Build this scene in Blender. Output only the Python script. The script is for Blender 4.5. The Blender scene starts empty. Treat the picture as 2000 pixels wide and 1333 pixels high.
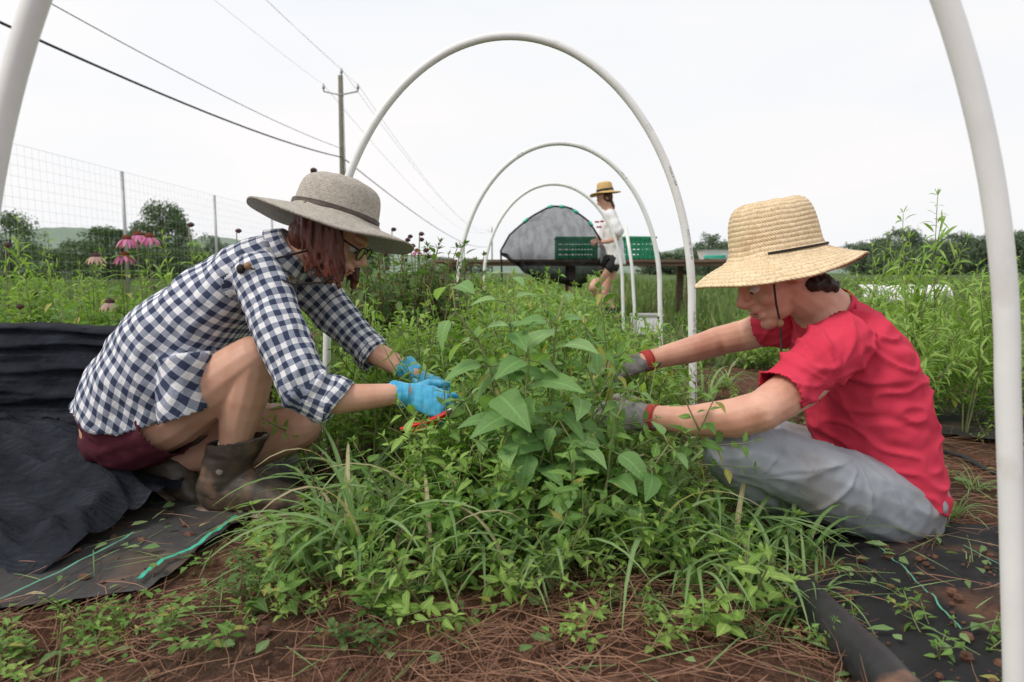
import bpy, bmesh, math, random
import numpy as np
from mathutils import Vector, Matrix, noise
random.seed(11)
V = Vector
SC = bpy.context.scene
COL = SC.collection
F = 1333.0; H = .634; PH = math.atan(134.5/F)
CP, SP = math.cos(PH), math.sin(PH)

def P(px, py, Y):
    u = (px-1000)/F; v = (666.5-py)/F
    k = Y/(CP+v*SP)
    return V((u*k, Y, H+(v*CP-SP)*k))
def G(px, py, z=0.0):
    u = (px-1000)/F; v = (666.5-py)/F
    k = (z-H)/(v*CP-SP)
    return V((u*k, (CP+v*SP)*k, z))
def bedx(y): return -.02+.073*max(0, y-1.5)
def gz(x, y):
    d = math.hypot(x, y-1.5)
    a = max(0, 1-d/14)
    z = a*(.018*noise.noise(V((x*3, y*3, 0)))+.014*noise.noise(V((x*11, y*11, 3)))+.009*noise.noise(V((x*34, y*34, 5))))
    b = abs(x-bedx(y))
    if y > .3: z += a*.04*max(0, 1-(b/.62)**2)
    return z

# ---------------------------------------------------------------- properties
def tag(o, label=None, cat=None, group=None, kind=None):
    if label: o['label'] = label
    if cat: o['category'] = cat
    if group: o['group'] = group
    if kind: o['kind'] = kind
    return o
def thing(name, loc=(0, 0, 0), label=None, cat=None, group=None):
    o = bpy.data.objects.new(name, None); COL.objects.link(o); o.location = loc
    o.empty_display_size = .05
    return tag(o, label, cat, group)
def origin(o):
    r = V((0, 0, 0))
    while o: r = r+o.location; o = o.parent
    return r
def link(name, me, mat, parent=None, smooth=True):
    o = bpy.data.objects.new(name, me); COL.objects.link(o)
    if mat and len(me.materials) == 0: me.materials.append(mat)
    if parent:
        off = origin(parent)
        if off.length > 0: me.transform(Matrix.Translation(-off))
        o.parent = parent
    if smooth:
        me.polygons.foreach_set('use_smooth', [True]*len(me.polygons))
    return o
def kids(o): return [c for c in bpy.data.objects if c.parent == o]
KID = {}
def copy_tree(o, parent=None):
    c = o.copy(); COL.objects.link(c); c.parent = parent
    if o.name not in KID: KID[o.name] = kids(o)
    for ch in KID[o.name]: copy_tree(ch, c)
    return c

# ---------------------------------------------------------------- mesh builder
class MB:
    def __init__(s): s.v = []; s.f = []; s.a = []
    def add(s, vs, fs, at=None):
        n = len(s.v); s.v += [tuple(q) for q in vs]
        s.f += [tuple(i+n for i in q) for q in fs]
        s.a += at if at else [(0, 0, 0)]*len(vs)
    def loft(s, pts, ra, rb=None, seg=12, lat=None, cap=True, rnd=False):
        pts = [V(p) for p in pts]; n = len(pts)
        ra = list(ra) if hasattr(ra, '__len__') else [ra]*n
        rb = list(rb) if hasattr(rb, '__len__') else (ra if rb is None else [rb]*n)
        T = []
        for i in range(n):
            t = pts[min(i+1, n-1)]-pts[max(i-1, 0)]
            T.append(t.normalized() if t.length > 1e-9 else V((0, 0, 1)))
        if lat is None:
            l0 = V((0, 1, 0)) if abs(T[0].y) < .8 else V((1, 0, 0))
        rings = []
        prev = None
        for i in range(n):
            if lat is not None: a = T[i].cross(V(lat))
            else: a = T[i].cross(l0) if prev is None else prev-T[i]*prev.dot(T[i])
            if a.length < 1e-6: a = prev or V((1, 0, 0))
            a.normalize(); b = a.cross(T[i])*-1
            prev = a
            rings.append((pts[i], a, b, ra[i], rb[i], T[i]))
        if rnd:
            p, a, b, r1, r2, t = rings[0]; m = min(r1, r2)
            st = [(p-t*m*math.sin(x), a, b, r1*math.cos(x), r2*math.cos(x), t) for x in (1.3, .85, .42)]
            p, a, b, r1, r2, t = rings[-1]; m = min(r1, r2)
            en = [(p+t*m*math.sin(x), a, b, r1*math.cos(x), r2*math.cos(x), t) for x in (.42, .85, 1.3)]
            rings = st+rings+en
        vs = []
        for p, a, b, r1, r2, t in rings:
            for k in range(seg):
                th = 2*math.pi*k/seg
                vs.append(p+a*r1*math.cos(th)+b*r2*math.sin(th))
        m = len(rings); fs = []
        for i in range(m-1):
            for k in range(seg):
                k2 = (k+1) % seg
                fs.append((i*seg+k, i*seg+k2, (i+1)*seg+k2, (i+1)*seg+k))
        if cap:
            fs.append(tuple(range(seg))[::-1]); fs.append(tuple((m-1)*seg+k for k in range(seg)))
        s.add(vs, fs)
    def chain(s, L, seg=14, **k):
        s.loft([P(a, b, c) for a, b, c, r in L], [r for a, b, c, r in L], seg=seg, rnd=True, **k)
    def ell(s, c, r, M=None, seg=14, rings=9):
        vs = []; fs = []
        M = M or Matrix.Identity(3); c = V(c)
        for i in range(rings+1):
            ph = math.pi*i/rings
            for k in range(seg):
                th = 2*math.pi*k/seg
                sp = max(math.sin(ph), .02)
                vs.append(c+M@V((r[0]*sp*math.cos(th), r[1]*sp*math.sin(th), r[2]*math.cos(ph))))
        for i in range(rings):
            for k in range(seg):
                k2 = (k+1) % seg
                fs.append((i*seg+k, (i+1)*seg+k, (i+1)*seg+k2, i*seg+k2))
        fs.append(tuple(range(seg))); fs.append(tuple(rings*seg+k for k in range(seg))[::-1])
        s.add(vs, fs)
    def box(s, c, d, M=None):
        M = M or Matrix.Identity(3); c = V(c)
        vs = [c+M@V((x*d[0]/2, y*d[1]/2, z*d[2]/2)) for x in (-1, 1) for y in (-1, 1) for z in (-1, 1)]
        s.add(vs, [(0, 1, 3, 2), (4, 6, 7, 5), (0, 4, 5, 1), (2, 3, 7, 6), (0, 2, 6, 4), (1, 5, 7, 3)])
    def leaf(s, base, d, n, L, W, r, fold=.25, droop=.25, seg=4, shape=0):
        d = d.normalized(); side = d.cross(n)
        if side.length < 1e-4: side = V((1, 0, 0))
        side.normalize(); n = side.cross(d)
        vs = []; at = []
        for i in range(seg+1):
            t = i/seg
            if shape == 0: w = math.sin(math.pi*min(1, t**.72))*W*.5*(1 if t < .999 else 0)
            elif shape == 1: w = W*.5*(1-t)**.6*min(1, t*8+.4)
            elif shape == 3: w = math.sin(math.pi*min(1, t**.66))**.8*W*.5*(1 if t < .999 else 0)*(1+.06*math.sin(t*40)) if t < .999 else 0
            else: w = math.sin(math.pi*t)**.7*W*.5 if 0 < t < 1 else 0
            w = max(w, W*.02)
            c = base+d*(L*t)-n*(droop*L*t*t)
            up = n*(fold*w)
            vs += [c-side*w+up, c, c+side*w+up]
            at += [(-1, t, r), (0, t, r), (1, t, r)]
        fs = []
        for i in range(seg):
            a = i*3
            fs += [(a, a+1, a+4, a+3), (a+1, a+2, a+5, a+4)]
        s.add(vs, fs, at)
    def ribbon(s, pts, ws, side, r=0, off=0):
        vs = []; at = []; n = len(pts)
        for i, p in enumerate(pts):
            p = V(p); w = ws[i]
            vs += [p-side*w, p+side*w]; at += [(-1, i/(n-1), r), (1, i/(n-1), r)]
        s.add(vs, [(2*i, 2*i+1, 2*i+3, 2*i+2) for i in range(n-1)], at)
    def mesh(s, name):
        me = bpy.data.meshes.new(name)
        me.from_pydata(s.v, [], s.f); me.update()
        return me
    def build(s, name, mat, parent=None, smooth=True, attr=False):
        me = s.mesh(name)
        if attr:
            at = me.attributes.new('lv', 'FLOAT_VECTOR', 'POINT')
            at.data.foreach_set('vector', np.array(s.a, dtype=np.float32).ravel())
        return link(name, me, mat, parent, smooth)

def chain_param(p, pts, rad, lat):
    pts = np.array([tuple(q) for q in pts]); rad = np.array(rad)
    n = len(p); best = np.full(n, 1e9); S = np.zeros(n); A = np.zeros(n); s0 = 0
    for i in range(len(pts)-1):
        a, b = pts[i], pts[i+1]; d = b-a; L = np.linalg.norm(d)
        t = ((p-a)@d)/L**2
        lo = -5 if i == 0 else 0; hi = 5 if i == len(pts)-2 else 1
        t = np.clip(t, lo, hi); tc = np.clip(t, 0, 1)
        c = a+t[:, None]*d; rr = rad[i]+(rad[i+1]-rad[i])*tc
        v = p-c; dist = np.linalg.norm(v, axis=1)/rr+np.abs(t-tc)*L/rr
        t1 = d/L; ax = np.cross(t1, lat); ax /= np.linalg.norm(ax); bx = np.cross(ax, t1)
        ang = np.arctan2(v@bx, v@ax)
        m = dist < best
        best[m] = dist[m]; S[m] = (s0+t*L)[m]; A[m] = ang[m]
        s0 += L
    return best, S, A, np.full(n, rad.mean())
def chord_param(p, pts, rad, lat):
    pts = np.array([tuple(q) for q in pts]); rad = np.array(rad)
    d = pts[-1]-pts[0]; d /= np.linalg.norm(d); tp = (pts-pts[0])@d
    t = (p-pts[0])@d
    c = np.stack([np.interp(t, tp, pts[:, k]) for k in range(3)], 1); R = np.interp(t, tp, rad)
    v = p-c; ax = np.cross(d, lat); ax /= np.linalg.norm(ax); la = np.array(lat, dtype=float)
    va = v@ax; vl = v@la
    A = np.arctan2(va, -vl)
    return np.hypot(va, vl)/R+np.maximum(0, t-tp[-1])/R, t, A, R

def blob(name, mb, vox, mat, parent, smooth=3, cuts=(), wr=None, solid=0, chains=None):
    me = mb.mesh('tmp'); ob = bpy.data.objects.new('tmp', me); COL.objects.link(ob)
    m = ob.modifiers.new('r', 'REMESH'); m.mode = 'VOXEL'; m.voxel_size = vox; m.use_smooth_shade = True
    if smooth:
        m = ob.modifiers.new('s', 'SMOOTH'); m.factor = .5; m.iterations = smooth
    dg = bpy.context.evaluated_depsgraph_get(); dg.update()
    me2 = bpy.data.meshes.new_from_object(ob.evaluated_get(dg))
    bpy.data.objects.remove(ob); bpy.data.meshes.remove(me)
    if wr:
        nv = len(me2.vertices)
        co = np.zeros(nv*3); me2.vertices.foreach_get('co', co); co = co.reshape(-1, 3)
        no = np.array([tuple(v.normal) for v in me2.vertices])
        off = np.array([wr(V(c)) for c in co])
        co += no*off[:, None]
        me2.vertices.foreach_set('co', co.ravel()); me2.update()
    if cuts:
        bm = bmesh.new(); bm.from_mesh(me2)
        for c, nrm, R in cuts:
            nrm = nrm.normalized()
            rm = [v for v in bm.verts if (v.co-c).dot(nrm) > 0 and (v.co-c).length < R]
            bmesh.ops.delete(bm, geom=rm, context='VERTS')
        seen = set(); isl = []
        bm.verts.ensure_lookup_table()
        for v in bm.verts:
            if v.index in seen: continue
            st = [v]; seen.add(v.index); cur = []
            while st:
                q = st.pop(); cur.append(q)
                for e_ in q.link_edges:
                    o_ = e_.other_vert(q)
                    if o_.index not in seen: seen.add(o_.index); st.append(o_)
            isl.append(cur)
        isl.sort(key=len, reverse=True)
        for c_ in isl[1:]: bmesh.ops.delete(bm, geom=c_, context='VERTS')
        bm.to_mesh(me2); bm.free()
    if chains:
        nf = len(me2.polygons); cen = np.zeros(nf*3); me2.polygons.foreach_get('center', cen); cen = cen.reshape(-1, 3)
        res = [c[0](cen, *c[1:4]) for c in chains]
        who = np.argmin(np.array([r[0] for r in res]), axis=0)
        nv = len(me2.vertices); co = np.zeros(nv*3); me2.vertices.foreach_get('co', co); co = co.reshape(-1, 3)
        li = np.zeros(len(me2.loops), dtype=np.int32); me2.loops.foreach_get('vertex_index', li)
        lt = np.zeros(nf, dtype=np.int32); me2.polygons.foreach_get('loop_total', lt)
        lf = np.repeat(np.arange(nf), lt)
        uv = np.zeros((len(li), 3), dtype=np.float32)
        for ci, c in enumerate(chains):
            sel = who[lf] == ci
            _, S, A, R = c[0](co[li[sel]], *c[1:4])
            fa = res[ci][2][lf[sel]]
            A = fa+(A-fa+np.pi) % (2*np.pi)-np.pi
            uv[sel, 0] = S; uv[sel, 1] = A*R; uv[sel, 2] = ci
        at = me2.attributes.new('cuv', 'FLOAT_VECTOR', 'CORNER')
        at.data.foreach_set('vector', uv.ravel())
    me2.materials.clear()
    o = link(name, me2, mat, parent)
    if solid:
        m = o.modifiers.new('solid', 'SOLIDIFY'); m.thickness = solid; m.offset = 0
    return o

# ---------------------------------------------------------------- materials
def nodes(name):
    m = bpy.data.materials.new(name); m.use_nodes = True
    nt = m.node_tree; b = nt.nodes['Principled BSDF']
    return m, nt, b
def N(nt, t, **k):
    n = nt.nodes.new(t)
    for a, v in k.items():
        if a[0] == 'i': n.inputs[a[1:].replace('_', ' ')].default_value = v
        else: setattr(n, a, v)
    return n
def mixc(nt, fac, a, b, mode='MIX'):
    n = nt.nodes.new('ShaderNodeMix'); n.data_type = 'RGBA'; n.blend_type = mode
    for s, v in ((n.inputs[0], fac), (n.inputs[6], a), (n.inputs[7], b)):
        if isinstance(v, (int, float)): s.default_value = v
        elif isinstance(v, tuple): s.default_value = (*v, 1) if len(v) == 3 else v
        else: nt.links.new(v, s)
    return n.outputs[2]
def math_(nt, op, a, b=None, clamp=False):
    n = nt.nodes.new('ShaderNodeMath'); n.operation = op; n.use_clamp = clamp
    for i, v in enumerate((a, b)):
        if v is None: continue
        if isinstance(v, (int, float)): n.inputs[i].default_value = v
        else: nt.links.new(v, n.inputs[i])
    return n.outputs[0]
def tnoise(nt, scale, detail=4, stretch=None, coord='Object', lo=.35, hi=.65):
    tc = nt.nodes.new('ShaderNodeTexCoord')
    src = tc.outputs[coord]
    if stretch:
        mp = nt.nodes.new('ShaderNodeMapping'); mp.inputs['Scale'].default_value = stretch
        nt.links.new(src, mp.inputs[0]); src = mp.outputs[0]
    n = nt.nodes.new('ShaderNodeTexNoise'); n.inputs['Scale'].default_value = scale; n.inputs['Detail'].default_value = detail
    nt.links.new(src, n.inputs[0])
    r = nt.nodes.new('ShaderNodeMapRange'); r.inputs[1].default_value = lo; r.inputs[2].default_value = hi
    nt.links.new(n.outputs[0], r.inputs[0])
    return r.outputs[0]
def bump(nt, b, h, strength=.3, dist=.01):
    n = nt.nodes.new('ShaderNodeBump'); n.inputs['Strength'].default_value = strength; n.inputs['Distance'].default_value = dist
    nt.links.new(h, n.inputs['Height']); nt.links.new(n.outputs[0], b.inputs['Normal'])
def pm(name, c1, c2=None, scale=8, rough=.7, bs=0, bscale=None, bd=.005, stretch=None, metal=0, c3=None, s3=3, lo3=.55, hi3=.7, spec=.4, sss=0):
    m, nt, b = nodes(name)
    b.inputs['Roughness'].default_value = rough; b.inputs['Metallic'].default_value = metal
    b.inputs['Specular IOR Level'].default_value = spec
    c2 = c2 or tuple(x*.8 for x in c1)
    col = mixc(nt, tnoise(nt, scale, stretch=stretch), c1, c2)
    if c3: col = mixc(nt, tnoise(nt, s3, 5, lo=lo3, hi=hi3), col, c3)
    nt.links.new(col, b.inputs['Base Color'])
    if bs: bump(nt, b, tnoise(nt, bscale or scale*4, 5, stretch=stretch, lo=0, hi=1), bs, bd)
    if sss:
        b.inputs['Subsurface Weight'].default_value = sss; b.inputs['Subsurface Radius'].default_value = (.02, .008, .004)
    return m
def leafmat(name, c1, c2, c3=None, trans=.35, rib=1.5):
    m, nt, b = nodes(name)
    a = N(nt, 'ShaderNodeAttribute', attribute_name='lv')
    sx = N(nt, 'ShaderNodeSeparateXYZ'); nt.links.new(a.outputs['Vector'], sx.inputs[0])
    oi = N(nt, 'ShaderNodeObjectInfo')
    f = math_(nt, 'FRACT', math_(nt, 'ADD', sx.outputs[2], math_(nt, 'MULTIPLY', oi.outputs['Random'], .6)))
    col = mixc(nt, f, c1, c2)
    if c3: col = mixc(nt, math_(nt, 'GREATER_THAN', sx.outputs[2], .94), col, c3)
    ribf = math_(nt, 'LESS_THAN', math_(nt, 'ABSOLUTE', sx.outputs[0]), .1)
    br = mixc(nt, 1.0, col, (rib, rib, rib), 'MULTIPLY')
    col = mixc(nt, ribf, col, br)
    w = math_(nt, 'SINE', math_(nt, 'MULTIPLY', math_(nt, 'SUBTRACT', sx.outputs[1], math_(nt, 'MULTIPLY', math_(nt, 'ABSOLUTE', sx.outputs[0]), .12)), 60))
    vn = math_(nt, 'GREATER_THAN', w, .75)
    col = mixc(nt, math_(nt, 'MULTIPLY', vn, .22), col, br)
    nt.links.new(col, b.inputs['Base Color'])
    b.inputs['Roughness'].default_value = .55; b.inputs['Specular IOR Level'].default_value = .3
    bump(nt, b, math_(nt, 'ADD', math_(nt, 'MULTIPLY', w, .5), tnoise(nt, 90, 2)), .25, .002)
    tr = N(nt, 'ShaderNodeBsdfTranslucent')
    nt.links.new(mixc(nt, 1.0, col, (1.5, 1.6, .7), 'MULTIPLY'), tr.inputs[0])
    mx = N(nt, 'ShaderNodeMixShader'); mx.inputs[0].default_value = trans
    nt.links.new(b.outputs[0], mx.inputs[1]); nt.links.new(tr.outputs[0], mx.inputs[2])
    nt.links.new(mx.outputs[0], nt.nodes['Material Output'].inputs[0])
    return m
MT = {}
MT['leafA'] = leafmat('green_leaf', (.10, .20, .045), (.20, .345, .085), (.34, .33, .09))
MT['leafB'] = leafmat('bright_leaf', (.18, .31, .06), (.31, .45, .12))
MT['leafC'] = leafmat('dark_leaf', (.065, .13, .035), (.12, .20, .06), (.18, .11, .05))
MT['basil'] = leafmat('basil_leaf', (.15, .29, .095), (.27, .43, .17), rib=1.3)
MT['grass'] = leafmat('grass_blade', (.14, .25, .085), (.27, .39, .17), (.45, .40, .24))
MT['stem'] = pm('stem', (.18, .26, .08), (.20, .18, .09), 30, .6)
MT['redstem'] = pm('reddish_stem', (.16, .15, .07), (.16, .08, .05), 20, .6)
MT['drystem'] = pm('dry_stem', (.20, .14, .08), (.12, .08, .05), 20, .7)
MT['pvc'] = pm('white_pipe', (.82, .83, .82), (.76, .77, .76), 14, .35, .05, c3=(.55, .53, .47), s3=9, lo3=.66, hi3=.85)
MT['ink'] = pm('pipe_ink', (.25, .25, .27), rough=.6)
MT['skin'] = pm('skin', (.66, .39, .28), (.56, .30, .21), 14, .5, .12, 160, .001, sss=.08, c3=(.48, .22, .15), s3=9, lo3=.6, hi3=.9)
MT['skinm'] = pm('fair_skin', (.72, .41, .30), (.60, .30, .21), 14, .5, .15, 160, .001, sss=.08, c3=(.44, .20, .12), s3=16, lo3=.58, hi3=.8)
MT['hair'] = pm('auburn_hair', (.15, .04, .022), (.06, .016, .012), 40, .45, .5, 80, .004, stretch=(3, 3, .3))
MT['hairm'] = pm('dark_hair', (.02, .014, .01), (.05, .03, .02), 90, .5, .8, 300, .003)
MT['lip'] = pm('lip', (.48, .17, .14), rough=.4)
MT['eyew'] = pm('eye_white', (.7, .68, .66), rough=.2)
MT['iris'] = pm('iris', (.03, .02, .015), rough=.15)
MT['red'] = pm('red_shirt', (.68, .055, .10), (.60, .042, .082), 12, .9, .35, 420, .0012, spec=.12, c3=(.48, .04, .065), s3=6, lo3=.6, hi3=.8)
MT['maroon'] = pm('maroon_cloth', (.10, .02, .035), (.075, .016, .026), 12, .85, .3, 300, .001, spec=.2)
MT['denim'] = pm('grey_trousers', (.36, .385, .42), (.29, .315, .35), 10, .9, .5, 320, .0015, c3=(.25, .185, .14), s3=6, lo3=.54, hi3=.80, spec=.1)
MT['blue'] = pm('blue_glove', (.08, .46, .70), (.05, .36, .62), 25, .35, .5, 70, .002, c3=(.12, .22, .20), s3=34, lo3=.64, hi3=.8, spec=.5)
MT['greyg'] = pm('grey_glove', (.24, .23, .22), (.15, .15, .145), 40, .8, .6, 300, .002, c3=(.18, .09, .05), s3=20)
MT['redcuff'] = pm('red_cuff', (.45, .05, .04), rough=.8)
MT['boot'] = pm('rubber_boot', (.085, .068, .052), (.048, .038, .031), 12, .42, .35, 40, .003, c3=(.19, .12, .08), s3=16, lo3=.5, hi3=.68, spec=.4)
MT['bootb'] = pm('brown_boot', (.20, .10, .05), (.13, .065, .035), 16, .7, .3, 60, .002)
MT['sole'] = pm('boot_sole', (.34, .24, .20), (.12, .08, .06), 30, .7)
MT['badge'] = pm('faded_badge', (.24, .20, .17), rough=.6)
MT['white'] = pm('white_cloth', (.80, .80, .79), (.70, .70, .70), 10, .85, .2, 100, .002)
MT['black'] = pm('black_cloth', (.02, .02, .022), (.03, .03, .03), 20, .8, .3, 200, .002)
MT['cord'] = pm('dark_cord', (.03, .022, .018), rough=.7)
MT['wood'] = pm('weathered_wood', (.20, .13, .09), (.11, .07, .05), 10, .8, .5, 30, .004, stretch=(.3, 3, 3))
MT['pole'] = pm('pole_wood', (.20, .19, .15), (.12, .11, .09), 8, .85, .4, 20, .01, stretch=(4, 4, .3))
MT['metal'] = pm('grey_metal', (.42, .43, .43), (.34, .35, .35), 20, .45, metal=.4)
MT['wire'] = pm('wire_grey', (.45, .46, .47), rough=.5)
MT['cable'] = pm('black_cable', (.03, .035, .045), rough=.6)
MT['crate'] = pm('green_plastic', (.015, .28, .13), (.01, .22, .10), 10, .4)
MT['teal'] = pm('teal_plastic', (.05, .50, .33), (.04, .40, .28), 30, .5)
MT['line'] = pm('faded_green_line', (.10, .36, .24), (.08, .20, .14), 30, .7)
MT['redp'] = pm('red_plastic', (.65, .02, .015), (.5, .02, .015), 30, .3)
MT['steel'] = pm('steel_blade', (.35, .35, .35), (.2, .2, .2), 30, .3, metal=.9)
MT['pipe'] = pm('black_plastic', (.022, .023, .025), (.035, .035, .036), 10, .5, .4, 60, .004, c3=(.20, .11, .07), s3=9, lo3=.55, hi3=.66)
MT['straw'] = leafmat('pine_straw', (.13, .060, .038), (.34, .185, .115), trans=.05, rib=1)
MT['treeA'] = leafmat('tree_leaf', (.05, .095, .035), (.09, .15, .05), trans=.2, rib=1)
MT['treeF'] = leafmat('haze_tinted_tree_leaf', (.10, .145, .10), (.15, .20, .13), trans=.2, rib=1)  # distance haze is mixed into the leaf colour: paler and less saturated
MT['bark'] = pm('tree_bark', (.09, .07, .05), (.06, .045, .035), 8, .9)
MT['petal'] = leafmat('pink_petal', (.50, .12, .32), (.68, .26, .48), trans=.3, rib=1.1)
MT['petalf'] = leafmat('faded_petal', (.48, .30, .30), (.58, .42, .37), trans=.3, rib=1.1)
MT['cone'] = pm('cone_orange', (.32, .08, .02), (.10, .03, .015), 300, .7, .6, 300, .004)
MT['coned'] = pm('cone_dark', (.085, .045, .035), (.12, .04, .06), 300, .7, .6, 300, .004)
MT['bead'] = pm('wood_bead', (.35, .2, .1), rough=.5)

m, nt, b = nodes('gingham_cloth')
a = N(nt, 'ShaderNodeAttribute', attribute_name='cuv')
nz = N(nt, 'ShaderNodeTexNoise', iScale=14.0); nt.links.new(a.outputs['Vector'], nz.inputs[0])
sx = N(nt, 'ShaderNodeSeparateXYZ'); nt.links.new(a.outputs['Vector'], sx.inputs[0])
PER = .0305
def stripe(o, wob):
    w = math_(nt, 'ADD', o, math_(nt, 'MULTIPLY', math_(nt, 'SUBTRACT', nz.outputs[wob], .5), .010))
    return math_(nt, 'GREATER_THAN', math_(nt, 'FRACT', math_(nt, 'DIVIDE', math_(nt, 'ADD', w, 5), PER)), .5)
s1 = stripe(sx.outputs[0], 0); s2 = stripe(sx.outputs[1], 0)
both = math_(nt, 'MULTIPLY', s1, s2); one = math_(nt, 'MAXIMUM', s1, s2)
c = mixc(nt, one, (.76, .76, .78), (.28, .305, .38)); c = mixc(nt, both, c, (.042, .053, .098))
nt.links.new(c, b.inputs['Base Color']); b.inputs['Roughness'].default_value = .9; b.inputs['Specular IOR Level'].default_value = .15
bump(nt, b, tnoise(nt, 120, 5), .3, .003)
MT['gingham'] = m

def strawmat(name, c1, c2, mortar, bw, rh, stain=None, bstr=.7, fib=1400):
    m, nt, b = nodes(name)
    a = N(nt, 'ShaderNodeAttribute', attribute_name='lv')
    br = N(nt, 'ShaderNodeTexBrick'); nt.links.new(a.outputs['Vector'], br.inputs[0])
    br.inputs['Color1'].default_value = (*c1, 1); br.inputs['Color2'].default_value = (*c2, 1); br.inputs['Mortar'].default_value = (*mortar, 1)
    br.inputs['Scale'].default_value = 1; br.inputs['Mortar Size'].default_value = rh*.08; br.inputs['Mortar Smooth'].default_value = .8
    br.inputs['Brick Width'].default_value = bw; br.inputs['Row Height'].default_value = rh
    col = mixc(nt, math_(nt, 'MULTIPLY', tnoise(nt, 22, 6), .35), br.outputs[0], tuple(x*.6 for x in c1))
    col = mixc(nt, math_(nt, 'MULTIPLY', tnoise(nt, 160, 4), .45), col, tuple(min(1, x*1.25) for x in c1))
    if stain: col = mixc(nt, math_(nt, 'MULTIPLY', tnoise(nt, 9, 4, lo=.6, hi=.75), .5), col, stain)
    nt.links.new(col, b.inputs['Base Color']); b.inputs['Roughness'].default_value = .7; b.inputs['Specular IOR Level'].default_value = .2
    sy = N(nt, 'ShaderNodeSeparateXYZ'); nt.links.new(a.outputs['Vector'], sy.inputs[0])
    row = math_(nt, 'ABSOLUTE', math_(nt, 'SINE', math_(nt, 'MULTIPLY', sy.outputs[1], math.pi/rh)))
    fb = math_(nt, 'SINE', math_(nt, 'ADD', math_(nt, 'MULTIPLY', sy.outputs[0], fib), math_(nt, 'MULTIPLY', sy.outputs[1], fib*.7)))
    h = math_(nt, 'ADD', math_(nt, 'MULTIPLY', row, .7), math_(nt, 'MULTIPLY', fb, .2))
    bump(nt, b, h, bstr, .003)
    return m
MT['strawhat'] = strawmat('golden_straw', (.80, .64, .42), (.68, .51, .31), (.48, .33, .18), .016, .0115, (.42, .2, .09), .75, 1100)
MT['greyhat'] = strawmat('grey_woven_straw', (.50, .46, .40), (.35, .315, .275), (.25, .22, .19), .007, .0045, None, .5)
MT['strawhat3'] = strawmat('yellow_straw', (.70, .48, .20), (.6, .4, .16), (.4, .25, .1), .03, .02)

def weave(name, c1, c2, fx, fy, dust, alpha=0, rough=.85, spec=.15, bs=.4):
    m, nt, b = nodes(name)
    tc = N(nt, 'ShaderNodeAttribute', attribute_name='lv'); sx = N(nt, 'ShaderNodeSeparateXYZ'); nt.links.new(tc.outputs['Vector'], sx.inputs[0])
    w1 = math_(nt, 'SINE', math_(nt, 'MULTIPLY', sx.outputs[0], fx)); w2 = math_(nt, 'SINE', math_(nt, 'MULTIPLY', sx.outputs[1], fy))
    w = math_(nt, 'MULTIPLY', math_(nt, 'ADD', w1, 1), math_(nt, 'ADD', w2, 1))
    w = math_(nt, 'MULTIPLY', w, .25)
    col = mixc(nt, w, c1, c2)
    col = mixc(nt, math_(nt, 'MULTIPLY', tnoise(nt, 12, 7), .5), col, c2)
    if dust: col = mixc(nt, tnoise(nt, 5, 8, lo=.52, hi=.72), col, dust)
    nt.links.new(col, b.inputs['Base Color']); b.inputs['Roughness'].default_value = rough; b.inputs['Specular IOR Level'].default_value = spec
    bump(nt, b, math_(nt, 'ADD', math_(nt, 'MULTIPLY', w, .5), tnoise(nt, 30, 6)), bs, .006)
    if alpha:
        tr = N(nt, 'ShaderNodeBsdfTransparent'); mx = N(nt, 'ShaderNodeMixShader')
        st = tnoise(nt, 9, 5, stretch=(2.2, 1, .5), lo=.35, hi=.60)
        al = math_(nt, 'MULTIPLY', math_(nt, 'ADD', math_(nt, 'MULTIPLY', st, .35), .65), alpha)
        al = math_(nt, 'MULTIPLY', al, math_(nt, 'MULTIPLY', math_(nt, 'SUBTRACT', 1.0, sx.outputs[1], True), 1.9, True))
        nt.links.new(al, mx.inputs[0]); nt.links.new(b.outputs[0], mx.inputs[1]); nt.links.new(tr.outputs[0], mx.inputs[2])
        nt.links.new(mx.outputs[0], nt.nodes['Material Output'].inputs[0])
    return m
MT['shade'] = weave('black_shade_cloth', (.007, .008, .012), (.034, .040, .055), 1900, 330, (.030, .034, .044), bs=.9)
MT['fabric'] = weave('woven_ground_cloth', (.014, .014, .015), (.045, .045, .047), 1900, 1900, (.17, .085, .052))
MT['fabricg'] = weave('grey_woven_ground_cloth', (.04, .04, .04), (.10, .098, .096), 1900, 1900, (.15, .10, .075))
MT['net'] = weave('black_netting', (.006, .007, .009), (.014, .015, .018), 300, 300, None, alpha=.36, bs=.15)

m, nt, b = nodes('soil_and_grass')
geo = N(nt, 'ShaderNodeNewGeometry'); sx = N(nt, 'ShaderNodeSeparateXYZ'); nt.links.new(geo.outputs['Position'], sx.inputs[0])
soil = mixc(nt, tnoise(nt, 9, 8), (.050, .026, .019), (.15, .068, .043))
soil = mixc(nt, tnoise(nt, 60, 6, lo=.45, hi=.75), soil, (.22, .115, .075))
soil = mixc(nt, tnoise(nt, 2.3, 6, lo=.5, hi=.65), soil, (.095, .058, .040))
gr = mixc(nt, tnoise(nt, .8, 8), (.07, .12, .035), (.14, .19, .06))
gr = mixc(nt, tnoise(nt, 26, 6), gr, (.06, .095, .03))
fz = math_(nt, 'DIVIDE', math_(nt, 'SUBTRACT', math_(nt, 'ADD', sx.outputs[1], math_(nt, 'MULTIPLY', tnoise(nt, 1.5, 6, lo=0, hi=1), 8)), 8.5), 1.5, True)
nt.links.new(mixc(nt, fz, soil, gr), b.inputs['Base Color']); b.inputs['Roughness'].default_value = .95; b.inputs['Specular IOR Level'].default_value = .15
bump(nt, b, math_(nt, 'ADD', tnoise(nt, 70, 8, lo=0, hi=1), tnoise(nt, 250, 4, lo=0, hi=1)), .9, .012)
MT['ground'] = m
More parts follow.
